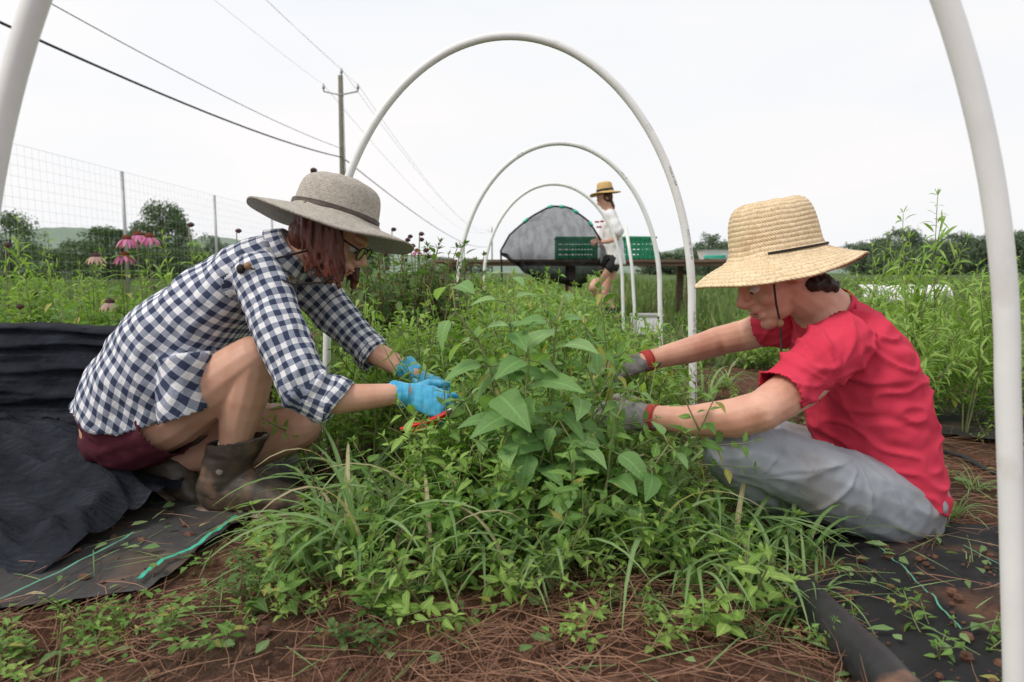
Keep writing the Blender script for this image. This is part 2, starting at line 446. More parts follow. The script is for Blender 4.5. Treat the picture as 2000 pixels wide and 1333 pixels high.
MT['hill'] = pm('wooded_hill', (.16, .22, .17), (.20, .26, .20), .04, .95)  # pale grey-green, with the far haze blended into the colour itself

# ---------------------------------------------------------------- ground
n = 260
def spaced(c, lo, hi, k):
    t = np.linspace(-1, 1, n); s = np.sinh(t*k)/math.sinh(k)
    return c+np.where(s < 0, -s*(lo-c), s*(hi-c))
xs = spaced(0, -2500, 2500, 7.4); ys = spaced(1.7, -60, 3000, 7.6)
vs = [(x, y, gz(x, y)) for y in ys for x in xs]
fs = [(j*n+i, j*n+i+1, (j+1)*n+i+1, (j+1)*n+i) for j in range(n-1) for i in range(n-1)]
mb = MB(); mb.add(vs, fs); o = mb.build('ground', MT['ground']); tag(o, kind='structure')

def hill(Y, pts, name='hills'):
    mb = MB(); v = []; f = []
    pl = sorted(pts); pxs = np.arange(pl[0][0], pl[-1][0]+1, 12)
    top = np.interp(pxs, [p[0] for p in pl], [p[1] for p in pl])
    for i, px in enumerate(pxs):
        y = top[i]+3*noise.noise(V((px*.03, 0, 1)))+2*noise.noise(V((px*.11, 0, 2)))
        q = P(px, y, Y); b0 = V((q.x, Y-60, -1)); c0 = V((q.x, Y+200, -1))
        v += [b0, (q+b0)*.5+V((0, 12, q.z*.22)), q, c0]
    for i in range(len(pxs)-1):
        for k in range(3): f.append((i*4+k, i*4+4+k, i*4+5+k, i*4+1+k))
    mb.add(v, f); tag(mb.build(name, MT['hill']), kind='structure')
hill(520, [(-500, 470), (-100, 470), (50, 448), (130, 444), (250, 450), (340, 470), (420, 462), (560, 485), (700, 498), (760, 492), (850, 505), (1000, 512), (1270, 500), (1330, 482), (1500, 490), (1700, 485), (1900, 480), (2100, 470), (2500, 470)])

# ---------------------------------------------------------------- hoops
raw = [(-.65, -.05), (-.645, .12), (-.638, .32)]+[(-.63*math.cos(t), .5+.916*math.sin(t)) for t in np.linspace(0, math.pi, 60)]+[(.638, .32), (.645, .12), (.65, -.05)]
HS = [(0, raw[0][0], raw[0][1])]
for a, b2 in zip(raw, raw[1:]): HS.append((HS[-1][0]+math.dist(a, b2), b2[0], b2[1]))
HL = HS[-1][0]; HSs = [q[0] for q in HS]; HSx = [q[1] for q in HS]; HSz = [q[2] for q in HS]
def hoop_pt(cx, Y, s, splay=0):
    x = float(np.interp(s, HSs, HSx)); z = float(np.interp(s, HSs, HSz))
    if splay: x *= 1.064-.092*z
    return V((cx+x, Y, z))
def textmesh(body, size):
    c = bpy.data.curves.new('t', 'FONT'); c.body = body; c.size = size; c.align_x = 'LEFT'; c.align_y = 'CENTER'
    o = bpy.data.objects.new('t', c); COL.objects.link(o)
    dg = bpy.context.evaluated_depsgraph_get(); dg.update()
    me = bpy.data.meshes.new_from_object(o.evaluated_get(dg))
    bpy.data.objects.remove(o); bpy.data.curves.remove(c)
    me.materials.clear(); return me
def hoop(cx, Y, label, r=.0145, prints=(), splay=0):
    t = thing('hoop', (cx, Y, 0), label, 'hoop', None)
    mb = MB(); ns = 130
    pts = [hoop_pt(cx, Y, HL*i/ns, splay) for i in range(ns+1)]
    mb.loft(pts, r, seg=16, lat=(0, 1, 0)); mb.build('pipe', MT['pvc'], t)
    for s0, body in prints:
        me = textmesh(body, .013)
        for v in me.vertices:
            s = s0+v.co.x; c = hoop_pt(cx, Y, s); tg = (hoop_pt(cx, Y, s+.004)-hoop_pt(cx, Y, s-.004)).normalized()
            nrm = V((-tg.z, 0, tg.x)); ph = v.co.y/r+.35
            v.co = c+(nrm*math.sin(ph)+V((0, -1, 0))*math.cos(ph))*(r+.0006)
        link('printing', me, MT['ink'], t, False)
    return t
hoop(-.025, .84, 'nearest white plastic hoop whose two legs frame the left and right edges of the view', r=.0142, splay=1)
hoop(-.008, 2.36, 'tall white plastic pipe hoop arching over the bed between the two kneeling gardeners', r=.0138,
     prints=[(2.34, '|||||||||'), (2.50, 'Made in USA'), (2.72, 'PVC-1120  SCH 40'), (3.0, 'PR 600 PSI @ 73F'), (3.28, '1/2 in'), (3.45, 'Made in USA'), (3.62, '||||||||||')])
hoop(.29, 4.26, 'second white plastic hoop behind the tall one, arching in front of the black net', prints=[(1.9, '|||||||'), (2.2, 'PVC-1120'), (1.5, 'SCH 40')])
hoop(.37, 6.2, 'farthest and smallest white plastic hoop, arching over the black net')
mb = MB(); mb.loft([P(1240, 680, 5.6), P(1239, 600, 5.6), P(1234, 520, 5.6), P(1222, 440, 5.6)], .013, seg=10)
tag(mb.build('garden_stake', MT['pvc']), 'short white plastic stake standing between the far hoops on their right side', 'stake')

# ---------------------------------------------------------------- hats, heads, hands
def frame(fwd, up, left=None):
    fwd = fwd.normalized(); y = up.cross(fwd).normalized(); up = fwd.cross(y)
    return Matrix((fwd, y, up)).transposed()
def head(mb, c, M, k=1.0):
    def e(x, y, z, a, b, d): mb.ell(c+M@V((x, y, z))*k, (a*k, b*k, d*k), M, 16, 12)
    e(-.012, 0, .03, .094, .074, .088)
    e(.028, 0, -.022, .062, .060, .080)
    e(.035, 0, -.075, .050, .044, .034)
    e(.070, 0, -.100, .023, .024, .017)
    e(.07, 0, .024, .027, .052, .014)
    for s in (-1, 1):
        e(.052, s*.036, -.034, .03, .024, .024)
        e(-.012, s*.074, -.01, .018, .008, .030)
        e(-.006, s*.079, -.028, .009, .006, .010)
    mb.loft([c+M@V(q)*k for q in ((.085, 0, .020), (.098, 0, -.004), (.114, 0, -.026), (.104, 0, -.036))], [.008*k, .009*k, .0128*k, .010*k], seg=10, rnd=True)
    e(.096, .011, -.033, .011, .007, .008); e(.096, -.011, -.033, .011, .007, .008)
    e(.082, 0, -.054, .018, .026, .012); e(.080, 0, -.074, .017, .024, .009)
def face_parts(par, c, M, k=1.0, brow=None):
    for s in (-1, 1):
        mb = MB(); mb.ell(c+M@V((.0745, s*.031, -.004))*k, (.0145*k, .0145*k, .0105*k), M, 12, 8); ey = mb.build('eye', MT['eyew'], par)
        mb = MB(); mb.ell(c+M@V((.0865, s*.0315, -.008))*k, (.003*k, .0058*k, .0050*k), M, 10, 6); mb.build('iris', MT['iris'], ey)
        if brow:
            mb = MB(); mb.loft([c+M@V(q)*k for q in ((.097, s*.014, .024), (.095, s*.032, .030), (.080, s*.052, .024))], [.003, .0038, .002], seg=6); mb.build('eyebrow', brow, par)
    mb = MB(); mb.ell(c+M@V((.0985, 0, -.0585))*k, (.0045*k, .021*k, .0038*k), M, 12, 6); mb.ell(c+M@V((.0955, 0, -.0672))*k, (.0055*k, .018*k, .0045*k), M, 12, 6)
    mb.build('lips', MT['lip'], par)
def hand(mb, w, d, nrm, side, curl=(20, 35, 25), spread=5, k=1.0, r=1.0, thumb=(.55, .75, -.35)):
    M = frame(d, nrm)
    if side < 0: M = Matrix((M.col[0], -M.col[1], M.col[2])).transposed()
    L = lambda x, y, z: w+M@V((x*k, y*k, z*k))
    mb.loft([L(-.03, 0, 0), L(0, 0, 0), L(.03, .002, 0), L(.06, .002, 0), L(.09, 0, 0)], [.019*k*r, .018*k*r, .017*k*r, .0155*k*r, .012*k*r],
            [.025*k*r, .028*k*r, .036*k, .041*k, .039*k], seg=14, lat=M.col[1], rnd=True)
    for j, (y, ln, rr, sp) in enumerate(((.030, .070, .0092, 1.4), (.0100, .079, .0095, .4), (-.0105, .073, .0090, -.5), (-.030, .057, .0080, -1.6))):
        yaw = math.radians(spread*sp); a = 0; p = L(.084, y, 0); pts = [L(.06, y*.85, 0), p]
        cj = curl[j] if isinstance(curl[0], (tuple, list)) else curl
        for q, fr in enumerate((.45, .31, .24)):
            a += math.radians(cj[q])
            p = p+M@V((math.cos(a)*math.cos(yaw), math.cos(a)*math.sin(yaw), -math.sin(a)))*(ln*fr*k); pts.append(p)
        mb.loft(pts, [rr*k*r*1.0, rr*k*r*1.06, rr*k*r, rr*k*r*.95, rr*k*r*.82], seg=10, rnd=True)
    p = L(.02, .022, -.006); pts = [p]; d0 = V(thumb).normalized(); d1 = (d0+V((.5, -.1, -.15))).normalized()
    for dd, ln in ((d0, .042), (d1, .034), (d1, .026)): p = p+M@dd*(ln*k); pts.append(p)
    mb.loft(pts, [.015*k*r, .0125*k*r, .0115*k*r, .0095*k*r], seg=10, rnd=True)
def hat(par, c, M, prof, mat, wav=.012, sx=1.08, sy=.94, seed=0, thick=.004, rows=0, fray=0):
    pr = [(np.array(a)) for a in prof]; out = [pr[0]]
    for a, b2 in zip(pr, pr[1:]):
        L = np.linalg.norm(b2-a); k = max(1, int(L/.010))
        for i in range(1, k+1): out.append(a+(b2-a)*i/k)
    for _ in range(2): out = [out[0]]+[(out[i-1]+2*out[i]+out[i+1])/4 for i in range(1, len(out)-1)]+[out[-1]]
    if rows:
        o2 = []
        for a, b2 in zip(out, out[1:]):
            for i in range(4): o2.append(a+(b2-a)*i/4)
        out = o2+[out[-1]]
    seg = 96; vs = []; at = []; s = 0; m0 = len(out); rmax = prof[0][0]
    for i, (r, z) in enumerate(out):
        if i: s += np.linalg.norm(out[i]-out[i-1])
        rel = .0007*abs(math.sin(math.pi*s/rows)) if rows else 0
        for q in range(seg+1):
            th = 2*math.pi*q/seg; tq = 2*math.pi*(q % seg)/seg
            e = max(0, (r-.11)/(rmax-.11))**1.5
            w = wav*e*(math.sin(2*tq+seed)+.6*math.sin(3*tq+seed*2))+.004*noise.noise(V((math.cos(tq)*2, math.sin(tq)*2, s*14+seed)))
            dr = 1+.02*noise.noise(V((math.cos(tq)*1.5, math.sin(tq)*1.5, s*8+seed+9)))
            if s == 0 and fray: dr += .006*math.sin(q*2.7)+.008*noise.noise(V((q*1.7, 0, seed)))
            vs.append(c+M@V(((r*dr+rel)*math.cos(tq)*sx, (r*dr+rel)*math.sin(tq)*sy, z+w+rel)))
            at.append((th*.1, s, 0))
    fs = [(i*(seg+1)+q, i*(seg+1)+q+1, (i+1)*(seg+1)+q+1, (i+1)*(seg+1)+q) for i in range(m0-1) for q in range(seg)]
    mb = MB(); mb.add(vs, fs, at); o = mb.build('hat', mat, par, attr=True)
    md = o.modifiers.new('solid', 'SOLIDIFY'); md.thickness = thick
    return o
def band(par, c, M, r, z0, z1, mat, sx=1.08, sy=.94, name='hat_band'):
    mb = MB(); vs = []; seg = 64
    for z, rr in ((z0, r+.0), (z0, r+.004), (z1, r+.003), (z1, r-.001)):
        for q in range(seg): th = 2*math.pi*q/seg; vs.append(c+M@V((rr*math.cos(th)*sx, rr*math.sin(th)*sy, z)))
    mb.add(vs, [(i*seg+q, i*seg+(q+1) % seg, (i+1)*seg+(q+1) % seg, (i+1)*seg+q) for i in range(3) for q in range(seg)])
    return mb.build(name, mat, par)
def boot(par, o0, xd, up, mat, side=1, shaft=True, k=1.0, lean=0.0):
    M = frame(xd, up); L = lambda x, y, z: o0+M@V((x*k, y*k, z*k)); lat = M.col[1]; R = lambda *a: [q*k for q in a]
    mb = MB()
    mb.loft([L(.035, 0, .05), L(.07, 0, .058), L(.12, 0, .056), L(.17, 0, .046), L(.22, 0, .037), L(.25, 0, .03)], R(.046, .056, .052, .040, .031, .022), R(.036, .04, .042, .048, .046, .034), seg=16, lat=lat, rnd=True)
    cuts = []
    if shaft:
        mb.loft([L(.050, 0, .05), L(.058+lean*.35, 0, .10), L(.070+lean*.7, 0, .15), L(.090+lean, 0, .215)], R(.054, .054, .058, .066), R(.042, .045, .052, .058), seg=18, lat=lat)
        cuts = [(L(.084+lean*.9, 0, .184), M@V((-.15, 0, 1)), .12*k)]
    def wr(p): return .0025*noise.noise(p*22)+.0025*noise.noise(V((p.x*8, p.y*8, p.z*60)))
    b0 = blob('boot', mb, .004, mat, par, 2, cuts, wr, .004 if shaft else 0)
    mb = MB()
    mb.loft([L(-.006, 0, .004), L(.02, 0, .004), L(.07, 0, .004), L(.12, 0, .004), L(.18, 0, .004), L(.23, 0, .005), L(.268, 0, .008)], [.008]*6+[.007], R(.024, .038, .039, .041, .050, .046, .024), seg=14, lat=lat)
    mb.build('sole', MT['sole'], b0)
    if shaft:
        mb = MB(); q = L(.068+lean*.4, -.047, .115); mb.ell(q, (.010, .003, .010), M); mb.build('badge', MT['badge'], b0)
    return b0

# ================================================================ WOMAN
W0 = P(430, 1015, 1.78); W0.z = 0
wm = thing('person', W0, 'person crouching at left in checked navy and white shirt, grey sun hat and blue gloves', 'person')
def secs(L, Y): return [P(a, b2, Y) for a, b2, *_ in L]
hc = P(652, 455, 1.83); fw = V((.83, -.05, -.55)); hM = frame(fw, V((.55, 0, .83)))
mb = MB()
head(mb, hc, hM, .97)
mb.chain([(560, 510, 1.84, .055), (590, 490, 1.84, .052), (635, 465, 1.83, .055)])
T = [(262, 825, .120, .155), (306, 730, .115, .14), (370, 640, .100, .135), (450, 570, .085, .15), (515, 525, .067, .145), (560, 500, .045, .07)]
mb.loft(secs(T, 1.85), [t[2] for t in T], [t[3] for t in T], lat=(0, 1, 0), seg=20, rnd=True)
armN = [(520, 560, 1.70, .050), (565, 665, 1.62, .042), (606, 770, 1.585, .036)]
mb.chain(armN)
mb.chain([(606, 772, 1.585, .037), (660, 780, 1.59, .037), (730, 774, 1.605, .030), (790, 768, 1.62, .024)])
mb.chain([(600, 556, 2.0, .050), (665, 625, 2.0, .042), (720, 680, 1.96, .036)])
mb.chain([(715, 678, 1.96, .036), (765, 708, 1.9, .031), (812, 732, 1.85, .024)])
nd = (P(885, 798, 1.63)-P(790, 768, 1.62)); nn = V((.15, -.75, .6))
CN = ((12, 30, 28), (24, 40, 34), (40, 50, 40), (50, 55, 40))
hand(mb, P(793, 769, 1.62), nd, nn, 1, CN, 9, 1.0, .85)
fd = (P(870, 775, 1.80)-P(812, 732, 1.85)); fn = V((.2, -.45, .85))
hand(mb, P(812, 733, 1.85), fd, fn, 1, (25, 35, 25), 7, .95, .85)
mb.chain([(262, 838, 1.77, .098), (345, 803, 1.75, .090), (430, 747, 1.71, .074), (492, 702, 1.69, .059)])
mb.chain([(494, 712, 1.69, .055), (480, 775, 1.70, .056), (466, 826, 1.71, .048), (456, 878, 1.72, .036), (440, 960, 1.735, .028)])
mb.chain([(272, 840, 1.92, .098), (420, 835, 1.93, .085), (590, 832, 1.90, .058)])
mb.chain([(590, 838, 1.90, .055), (480, 885, 1.88, .055), (380, 890, 1.86, .045), (300, 905, 1.84, .035)])
blob('body', mb, .004, MT['skin'], wm, 4)
face_parts(wm, hc, hM, .97)
S = [(300, 812, .200, .205), (322, 735, .164, .210), (356, 672, .138, .20), (414, 610, .110, .19), (470, 557, .093, .185), (525, 515, .076, .165), (562, 496, .058, .075), (580, 484, .052, .062)]
sp_ = secs(S, 1.84); sp_[0] = sp_[0]+V((0, 0, -.012))
nearS = [(505, 545, 1.705, .066), (530, 600, 1.665, .064), (562, 680, 1.61, .056), (598, 765, 1.575, .058), (640, 782, 1.585, .060), (672, 790, 1.59, .060)]
farS = [(588, 545, 1.98, .064), (640, 600, 1.99, .058), (690, 655, 1.97, .054), (724, 690, 1.95, .054), (735, 698, 1.94, .054)]
mb = MB()
mb.loft(sp_, [t[2] for t in S], [t[3] for t in S], lat=(0, 1, 0), seg=26)
mb.chain(nearS); mb.chain(farS)
mb.loft([P(375, 690, 1.72), P(382, 770, 1.715), P(386, 826, 1.71), P(388, 860, 1.71)], [.070, .072, .072, .07], [.12, .125, .13, .13], lat=(0, 1, 0), seg=16, rnd=False)
cN = P(660, 787, 1.59); cNd = (P(700, 815, 1.59)-cN)
cF = P(731, 695, 1.945); cFd = P(760, 720, 1.93)-cF
cuts = [(P(300, 822, 1.84), V((.30, 0, -1)), .45), (cN, cNd, .10), (cF, cFd, .095), (P(574, 486, 1.84), P(600, 465, 1.84)-P(570, 490, 1.84), .085)]
ELB = P(600, 780, 1.58)
def wrw(p):
    a = p.x*.8+p.z*.6
    d = p-ELB; an = math.atan2(d.z, d.x); r = math.hypot(d.x, d.z)
    el = (1-abs(math.sin(an*4+noise.noise(p*9)*2)))**2*.008*max(0, 1-abs(r-.07)/.07)
    return el+.009*(1-abs(noise.noise(V((p.x*9, p.y*5, p.z*6)))*2.6))-.004+.007*noise.noise(V((a*20, p.y*6, (p.z-p.x)*5)))+.0025*noise.noise(p*42)
chains = [(chord_param, sp_, [(t[2]+t[3])/2 for t in S], (0, 1, 0)), (chain_param, [P(*q[:3]) for q in nearS], [q[3]*1.03 for q in nearS], (0, 1, 0)), (chain_param, [P(*q[:3]) for q in farS], [q[3]*1.03 for q in farS], (0, 1, 0))]
sh = blob('shirt', mb, .0052, MT['gingham'], wm, 3, cuts, wrw, .003, chains)
for nm, c0, d0, r0 in (('cuff', cN, cNd, .063), ('cuff', cF, cFd, .054)):
    d0 = d0.normalized(); mb = MB()
    mb.loft([c0-d0*.028, c0-d0*.012, c0+d0*.006], [r0*.94, r0*1.02, r0*.96], seg=24, cap=False)
    me = mb.mesh('cuff')
    for v in me.vertices: v.co += V((noise.noise(v.co*40), noise.noise(v.co*41+V((3, 1, 1))), noise.noise(v.co*39)))*.006
    at = me.attributes.new('cuv', 'FLOAT_VECTOR', 'POINT')
    vals = []
    for i in range(3):
        for k in range(24): vals += [i*.017, abs(12-k)/24*2*math.pi*.06, 1]
    at.data.foreach_set('vector', vals)
    o = link(nm, me, MT['gingham'], sh); md = o.modifiers.new('s', 'SOLIDIFY'); md.thickness = .006
    md = o.modifiers.new('u', 'SUBSURF'); md.levels = 1; md.render_levels = 2
mb = MB()
cc = P(566, 492, 1.84); cd = (P(600, 468, 1.84)-cc).normalized()
mb.loft([cc-cd*.012, cc+cd*.006, cc+cd*.022, cc+cd*.004, cc-cd*.018], [.060, .058, .060, .071, .082], [.070, .066, .068, .08, .093], lat=(0, 1, 0), seg=24, cap=False)
me = mb.mesh('collar'); at = me.attributes.new('cuv', 'FLOAT_VECTOR', 'POINT')
at.data.foreach_set('vector', [q for i in range(5) for k in range(24) for q in (i*.02, k/24*2*math.pi*.07, 0)])
link('collar', me, MT['gingham'], sh)
mb = MB()
K = [(238, 850, .085, .13), (258, 825, .130, .185), (288, 770, .135, .185), (306, 720, .12, .165)]
mb.loft(secs(K, 1.84), [t[2] for t in K], [t[3] for t in K], lat=(0, 1, 0), seg=22, rnd=True)
mb.chain([(256, 840, 1.77, .112), (296, 825, 1.755, .108), (345, 805, 1.745, .105)])
mb.chain([(272, 842, 1.93, .108), (340, 838, 1.93, .105), (390, 835, 1.93, .10)])
def wrs(p): return .005*noise.noise(V((p.x*30, p.y*10, p.z*14)))+.0015*noise.noise(p*60)
blob('shorts', mb, .006, MT['maroon'], wm, 3, [(P(325, 815, 1.75), P(345, 805, 1.745)-P(290, 830, 1.755), .15), (P(365, 838, 1.93), V((1, 0, 0)), .13)], wrs, .003)
mb = MB(); mb.loft([P(459, 866, 1.718), P(455, 884, 1.722), P(449, 906, 1.728)], [.040, .041, .034], seg=18, rnd=False); blob('sock', mb, .004, MT['white'], wm, 2, (), lambda p: .0015*noise.noise(V((p.x*20, p.y*20, p.z*120))))
ob_ = P(392, 1022, 1.74); ob_.z = gz(ob_.x, ob_.y)+.016
boot(wm, ob_, V((1, -.06, .0)), V((0, 0, 1)), MT['boot'], k=1.08, lean=.022)
h1 = P(248, 908, 1.85); t1 = P(376, 992, 1.83)
dd = (t1-h1).normalized(); boot(wm, h1, dd, V((-dd.z, 0, dd.x)).normalized(), MT['boot'])
mb = MB(); hand(mb, P(793, 769, 1.62), nd, nn, 1, CN, 9, 1.0, 1.0)
mb.loft([P(778, 771, 1.617), P(786, 770, 1.618), P(800, 770, 1.62)], [.034, .030, .026], [.036, .032, .028], seg=18)
def wrg(p): return .0018*noise.noise(p*70)+.0014*noise.noise(V((p.x*200, p.y*20, p.z*20)))
blob('glove', mb, .0026, MT['blue'], wm, 2, (), wrg)
mb = MB(); hand(mb, P(812, 733, 1.85), fd, fn, 1, (25, 35, 25), 7, .95, 1.04)
mb.loft([P(790, 715, 1.875), P(800, 724, 1.865), P(815, 735, 1.85)], [.036, .031, .027], seg=18)
blob('glove', mb, .003, MT['blue'], wm, 2, (), wrg)
mb = MB()
e = lambda x, y, z, a, b2, d: mb.ell(hc+hM@V((x, y, z)), (a, b2, d), hM)
e(-.028, 0, .02, .090, .083, .095); e(-.05, 0, -.04, .055, .068, .06)
rr = random.Random(4)
for sd in (-1, 1):
    for i in range(84):
        x = -.085+.118*rr.random(); y = sd*(.070+.012*rr.random())
        p = hc+hM@V((x, y, .035*rr.random()))
        L = .09+.07*rr.random(); pts = [p]
        g = V((.16*rr.random()-.04, sd*.06*rr.random(), -1)).normalized()
        for k in range(5):
            g2 = (g+V((.25*math.sin(k*1.3+i), .1*math.sin(k+i), 0))).normalized(); p = p+g2*L/5; pts.append(p)
        mb.loft(pts, [.0055, .006, .005, .0045, .0035, .002], seg=6)
blob('hair', mb, .0033, MT['hair'], wm, 1, (), lambda p: .002*noise.noise(V((p.x*120, p.y*90, p.z*14))))
mb = MB()
for s in (-1, 1):
    c0 = V((.099, s*.034, -.004)); ring = [hc+hM@(c0+V((0, .025*math.cos(t), .018*math.sin(t)))) for t in np.linspace(0, 2*math.pi, 25)]
    mb.loft(ring, .0022, seg=6)
    mb.loft([hc+hM@V(q) for q in ((.099, s*.058, .004), (.05, s*.075, .006), (-.01, s*.08, .004))], .0025, seg=6)
mb.loft([hc+hM@V((.101, -.01, 0)), hc+hM@V((.101, .01, 0))], .0022, seg=6)
gl = mb.build('glasses', MT['cord'], wm)
lensm = pm('yellow_green_lens', (.30, .33, .10), rough=.1)  # even yellow-green colour over the whole lens
for s in (-1, 1):
    mb = MB(); mb.ell(hc+hM@V((.099, s*.034, -.004)), (.0015, .024, .017), hM); mb.build('lens', lensm, gl)
hatM = frame(V((.965, .0, -.26)), V((.26, .13, .955)))
HC = P(652, 432, 1.84)
hprof = [(.205, -.022), (.196, -.017), (.165, -.006), (.13, .001), (.108, .006), (.103, .018), (.101, .05), (.096, .085), (.085, .103), (.06, .115), (.025, .119), (.004, .118)]
h_ = hat(wm, HC, hatM, hprof, MT['greyhat'], .010, 1.10, .96, 1.2, .005)
band(h_, HC, hatM, .104, .006, .028, pm('brown_hat_band', (.05, .035, .028), (.09, .06, .05), 60, .6, .4, 200, .002), 1.10, .96)
mb = MB(); mb.loft([P(600, 490, 1.74), P(560, 500, 1.71), P(500, 516, 1.66), P(480, 521, 1.65), P(520, 536, 1.65), P(575, 556, 1.66), P(630, 552, 1.71), P(660, 535, 1.76)], .0028, seg=6); co_ = mb.build('chin_cord', MT['cord'], h_)
mb = MB(); mb.ell(P(484, 520, 1.642), (.009, .009, .009)); mb.build('bead', MT['bead'], co_)
mb = MB(); mb.ell(P(470, 526, 1.645), (.010, .010, .012)); mb.build('bead', MT['cord'], co_)

pr = thing('pruning_shears', P(840, 826, 1.6), 'red handled pruning shears held in the near blue glove', 'pruning shears')
mb = MB(); mb.loft([P(784, 838, 1.59), P(800, 833, 1.59), P(830, 826, 1.59), P(858, 815, 1.6), P(870, 808, 1.6)], [.004, .005, .006, .007, .006], [.006, .007, .008, .009, .009], seg=12, rnd=True); mb.build('handle', MT['redp'], pr)
mb = MB(); mb.loft([P(798, 842, 1.61), P(818, 841, 1.61), P(845, 831, 1.605), P(862, 817, 1.60)], [.003, .004, .005, .006], seg=12, rnd=True); mb.build('handle', MT['redp'], pr)
mb = MB(); mb.loft([P(866, 811, 1.6), P(885, 802, 1.6), P(905, 798, 1.6)], [.010, .008, .001], [.002, .002, .001], seg=8); mb.loft([P(866, 812, 1.603), P(885, 810, 1.603), P(902, 804, 1.6)], [.008, .006, .001], [.002, .002, .001], seg=8)
mb.build('blade', MT['steel'], pr)

# ================================================================ MAN
M0 = P(1700, 1045, 1.66); M0.z = 0
mn = thing('person', M0, 'person sitting cross-legged at right in a red t-shirt and wide golden straw hat', 'person')
hc = P(1514, 532, 1.67); fw = V((-.86, -.07, -.50)); hM = frame(fw, V((-.50, 0, .86)))
mb = MB(); head(mb, hc, hM, 1.0)
mb.chain([(1630, 625, 1.68, .066), (1596, 592, 1.68, .062), (1545, 556, 1.67, .064)])
T = [(1730, 975, .12, .16), (1712, 880, .12, .145), (1688, 780, .13, .15), (1655, 700, .11, .165), (1620, 650, .08, .15), (1602, 618, .06, .08)]
mb.loft(secs(T, 1.69), [t[2] for t in T], [t[3] for t in T], lat=(0, 1, 0), seg=20, rnd=True)
mb.chain([(1630, 690, 1.54, .055), (1560, 755, 1.46, .050), (1488, 803, 1.40, .042)])
mb.chain([(1488, 803, 1.40, .043), (1430, 818, 1.42, .043), (1350, 822, 1.46, .034), (1275, 815, 1.50, .026)])
mb.chain([(1520, 635, 1.86, .052), (1455, 655, 1.93, .045), (1395, 668, 1.94, .041)])
mb.chain([(1400, 668, 1.94, .042), (1345, 685, 1.90, .037), (1262, 705, 1.85, .026)])
nd2 = P(1190, 812, 1.53)-P(1275, 815, 1.50); hand(mb, P(1272, 815, 1.50), nd2, V((0, -.7, .7)), -1, (25, 35, 25), 6, 1.02, .85)
fd2 = P(1195, 722, 1.82)-P(1262, 705, 1.85); hand(mb, P(1260, 706, 1.85), fd2, V((0, -.5, .85)), -1, (25, 35, 25), 6, 1.02, .85)
LEG1 = [(1735, 985, 1.60, .098), (1640, 952, 1.54, .086), (1540, 912, 1.50, .073), (1450, 880, 1.47, .062), (1428, 886, 1.47, .058)]
SH1 = [(1428, 892, 1.48, .056), (1475, 945, 1.54, .050), (1540, 985, 1.62, .043), (1600, 1000, 1.68, .038)]
LEG2 = [(1720, 960, 1.82, .10), (1600, 900, 1.92, .084), (1500, 862, 1.98, .068), (1430, 846, 2.0, .058)]
SH2 = [(1430, 855, 2.0, .056), (1470, 915, 1.85, .052), (1510, 965, 1.70, .045), (1530, 990, 1.62, .038)]
for L in (LEG1, SH1, LEG2, SH2): mb.chain([(a, b2, c0, r*.8) for a, b2, c0, r in L])
blob('body', mb, .004, MT['skinm'], mn, 4)
face_parts(mn, hc, hM, 1.0, MT['hairm'])
mb = MB()
e = lambda x, y, z, a, b2, d: mb.ell(hc+hM@V((x, y, z)), (a, b2, d), hM)
e(-.035, 0, .03, .084, .081, .086); e(-.062, 0, -.018, .050, .068, .056); e(.004, .073, .008, .014, .009, .030); e(.004, -.073, .008, .014, .009, .034)
e(-.045, 0, .0, .055, .081, .035)
mb.ell(P(1592, 556, 1.67), (.040, .070, .030)); mb.ell(P(1570, 556, 1.665), (.034, .074, .026)); mb.ell(P(1612, 560, 1.67), (.022, .055, .022))
blob('hair', mb, .0035, MT['hairm'], mn, 1, (), lambda p: .0045*noise.noise(p*110))
S = [(1748, 985, .102, .170), (1735, 950, .114, .173), (1713, 880, .132, .173), (1690, 790, .141, .174), (1664, 710, .127, .183), (1634, 655, .098, .178), (1614, 622, .080, .105), (1604, 602, .072, .082)]
sp_ = secs(S, 1.69)
nearS = [(1640, 672, 1.545, .070), (1595, 712, 1.49, .064), (1545, 752, 1.45, .056), (1505, 780, 1.42, .054)]
farS = [(1530, 632, 1.84, .066), (1490, 640, 1.90, .057), (1465, 648, 1.93, .055)]
mb = MB(); mb.loft(sp_, [t[2] for t in S], [t[3] for t in S], lat=(0, 1, 0), seg=26); mb.chain(nearS); mb.chain(farS)
c1 = P(1520, 769, 1.43); c2 = P(1484, 643, 1.91)
cuts = [(P(1742, 955, 1.69), V((-.45, 0, -1)), .3), (c1, P(1480, 800, 1.40)-c1, .15), (c2, P(1440, 657, 1.95)-c2, .13), (P(1607, 606, 1.69), P(1594, 584, 1.68)-P(1614, 622, 1.69), .095)]
ARM = P(1600, 740, 1.5)
def wrm(p):
    d = p-ARM; an = math.atan2(d.z, d.x); r = math.hypot(d.x, d.z)
    rad = (1-abs(math.sin(an*6+noise.noise(p*7)*2.5)))**3*.010*max(0, 1-abs(r-.13)/.16)
    low = (1-abs(noise.noise(V((p.x*7-p.z*8, p.y*5, p.z*18+p.x*8)))*2.6))**2*.0075
    return rad+low-.004+.003*noise.noise(p*14)+.0014*noise.noise(p*40)
ms = blob('shirt', mb, .0048, MT['red'], mn, 2, cuts, wrm, .003)
mb = MB(); rc = P(1606, 604, 1.69); rd = (P(1594, 584, 1.68)-rc).normalized()
mb.loft([rc-rd*.012, rc+rd*.0, rc+rd*.008], [.077, .075, .070], [.088, .085, .080], lat=(0, 1, 0), seg=28, cap=False); mb.build('neckband', MT['red'], ms)
mb = MB()
K = [(1745, 1000, .10, .15), (1735, 965, .120, .178), (1722, 915, .116, .160)]
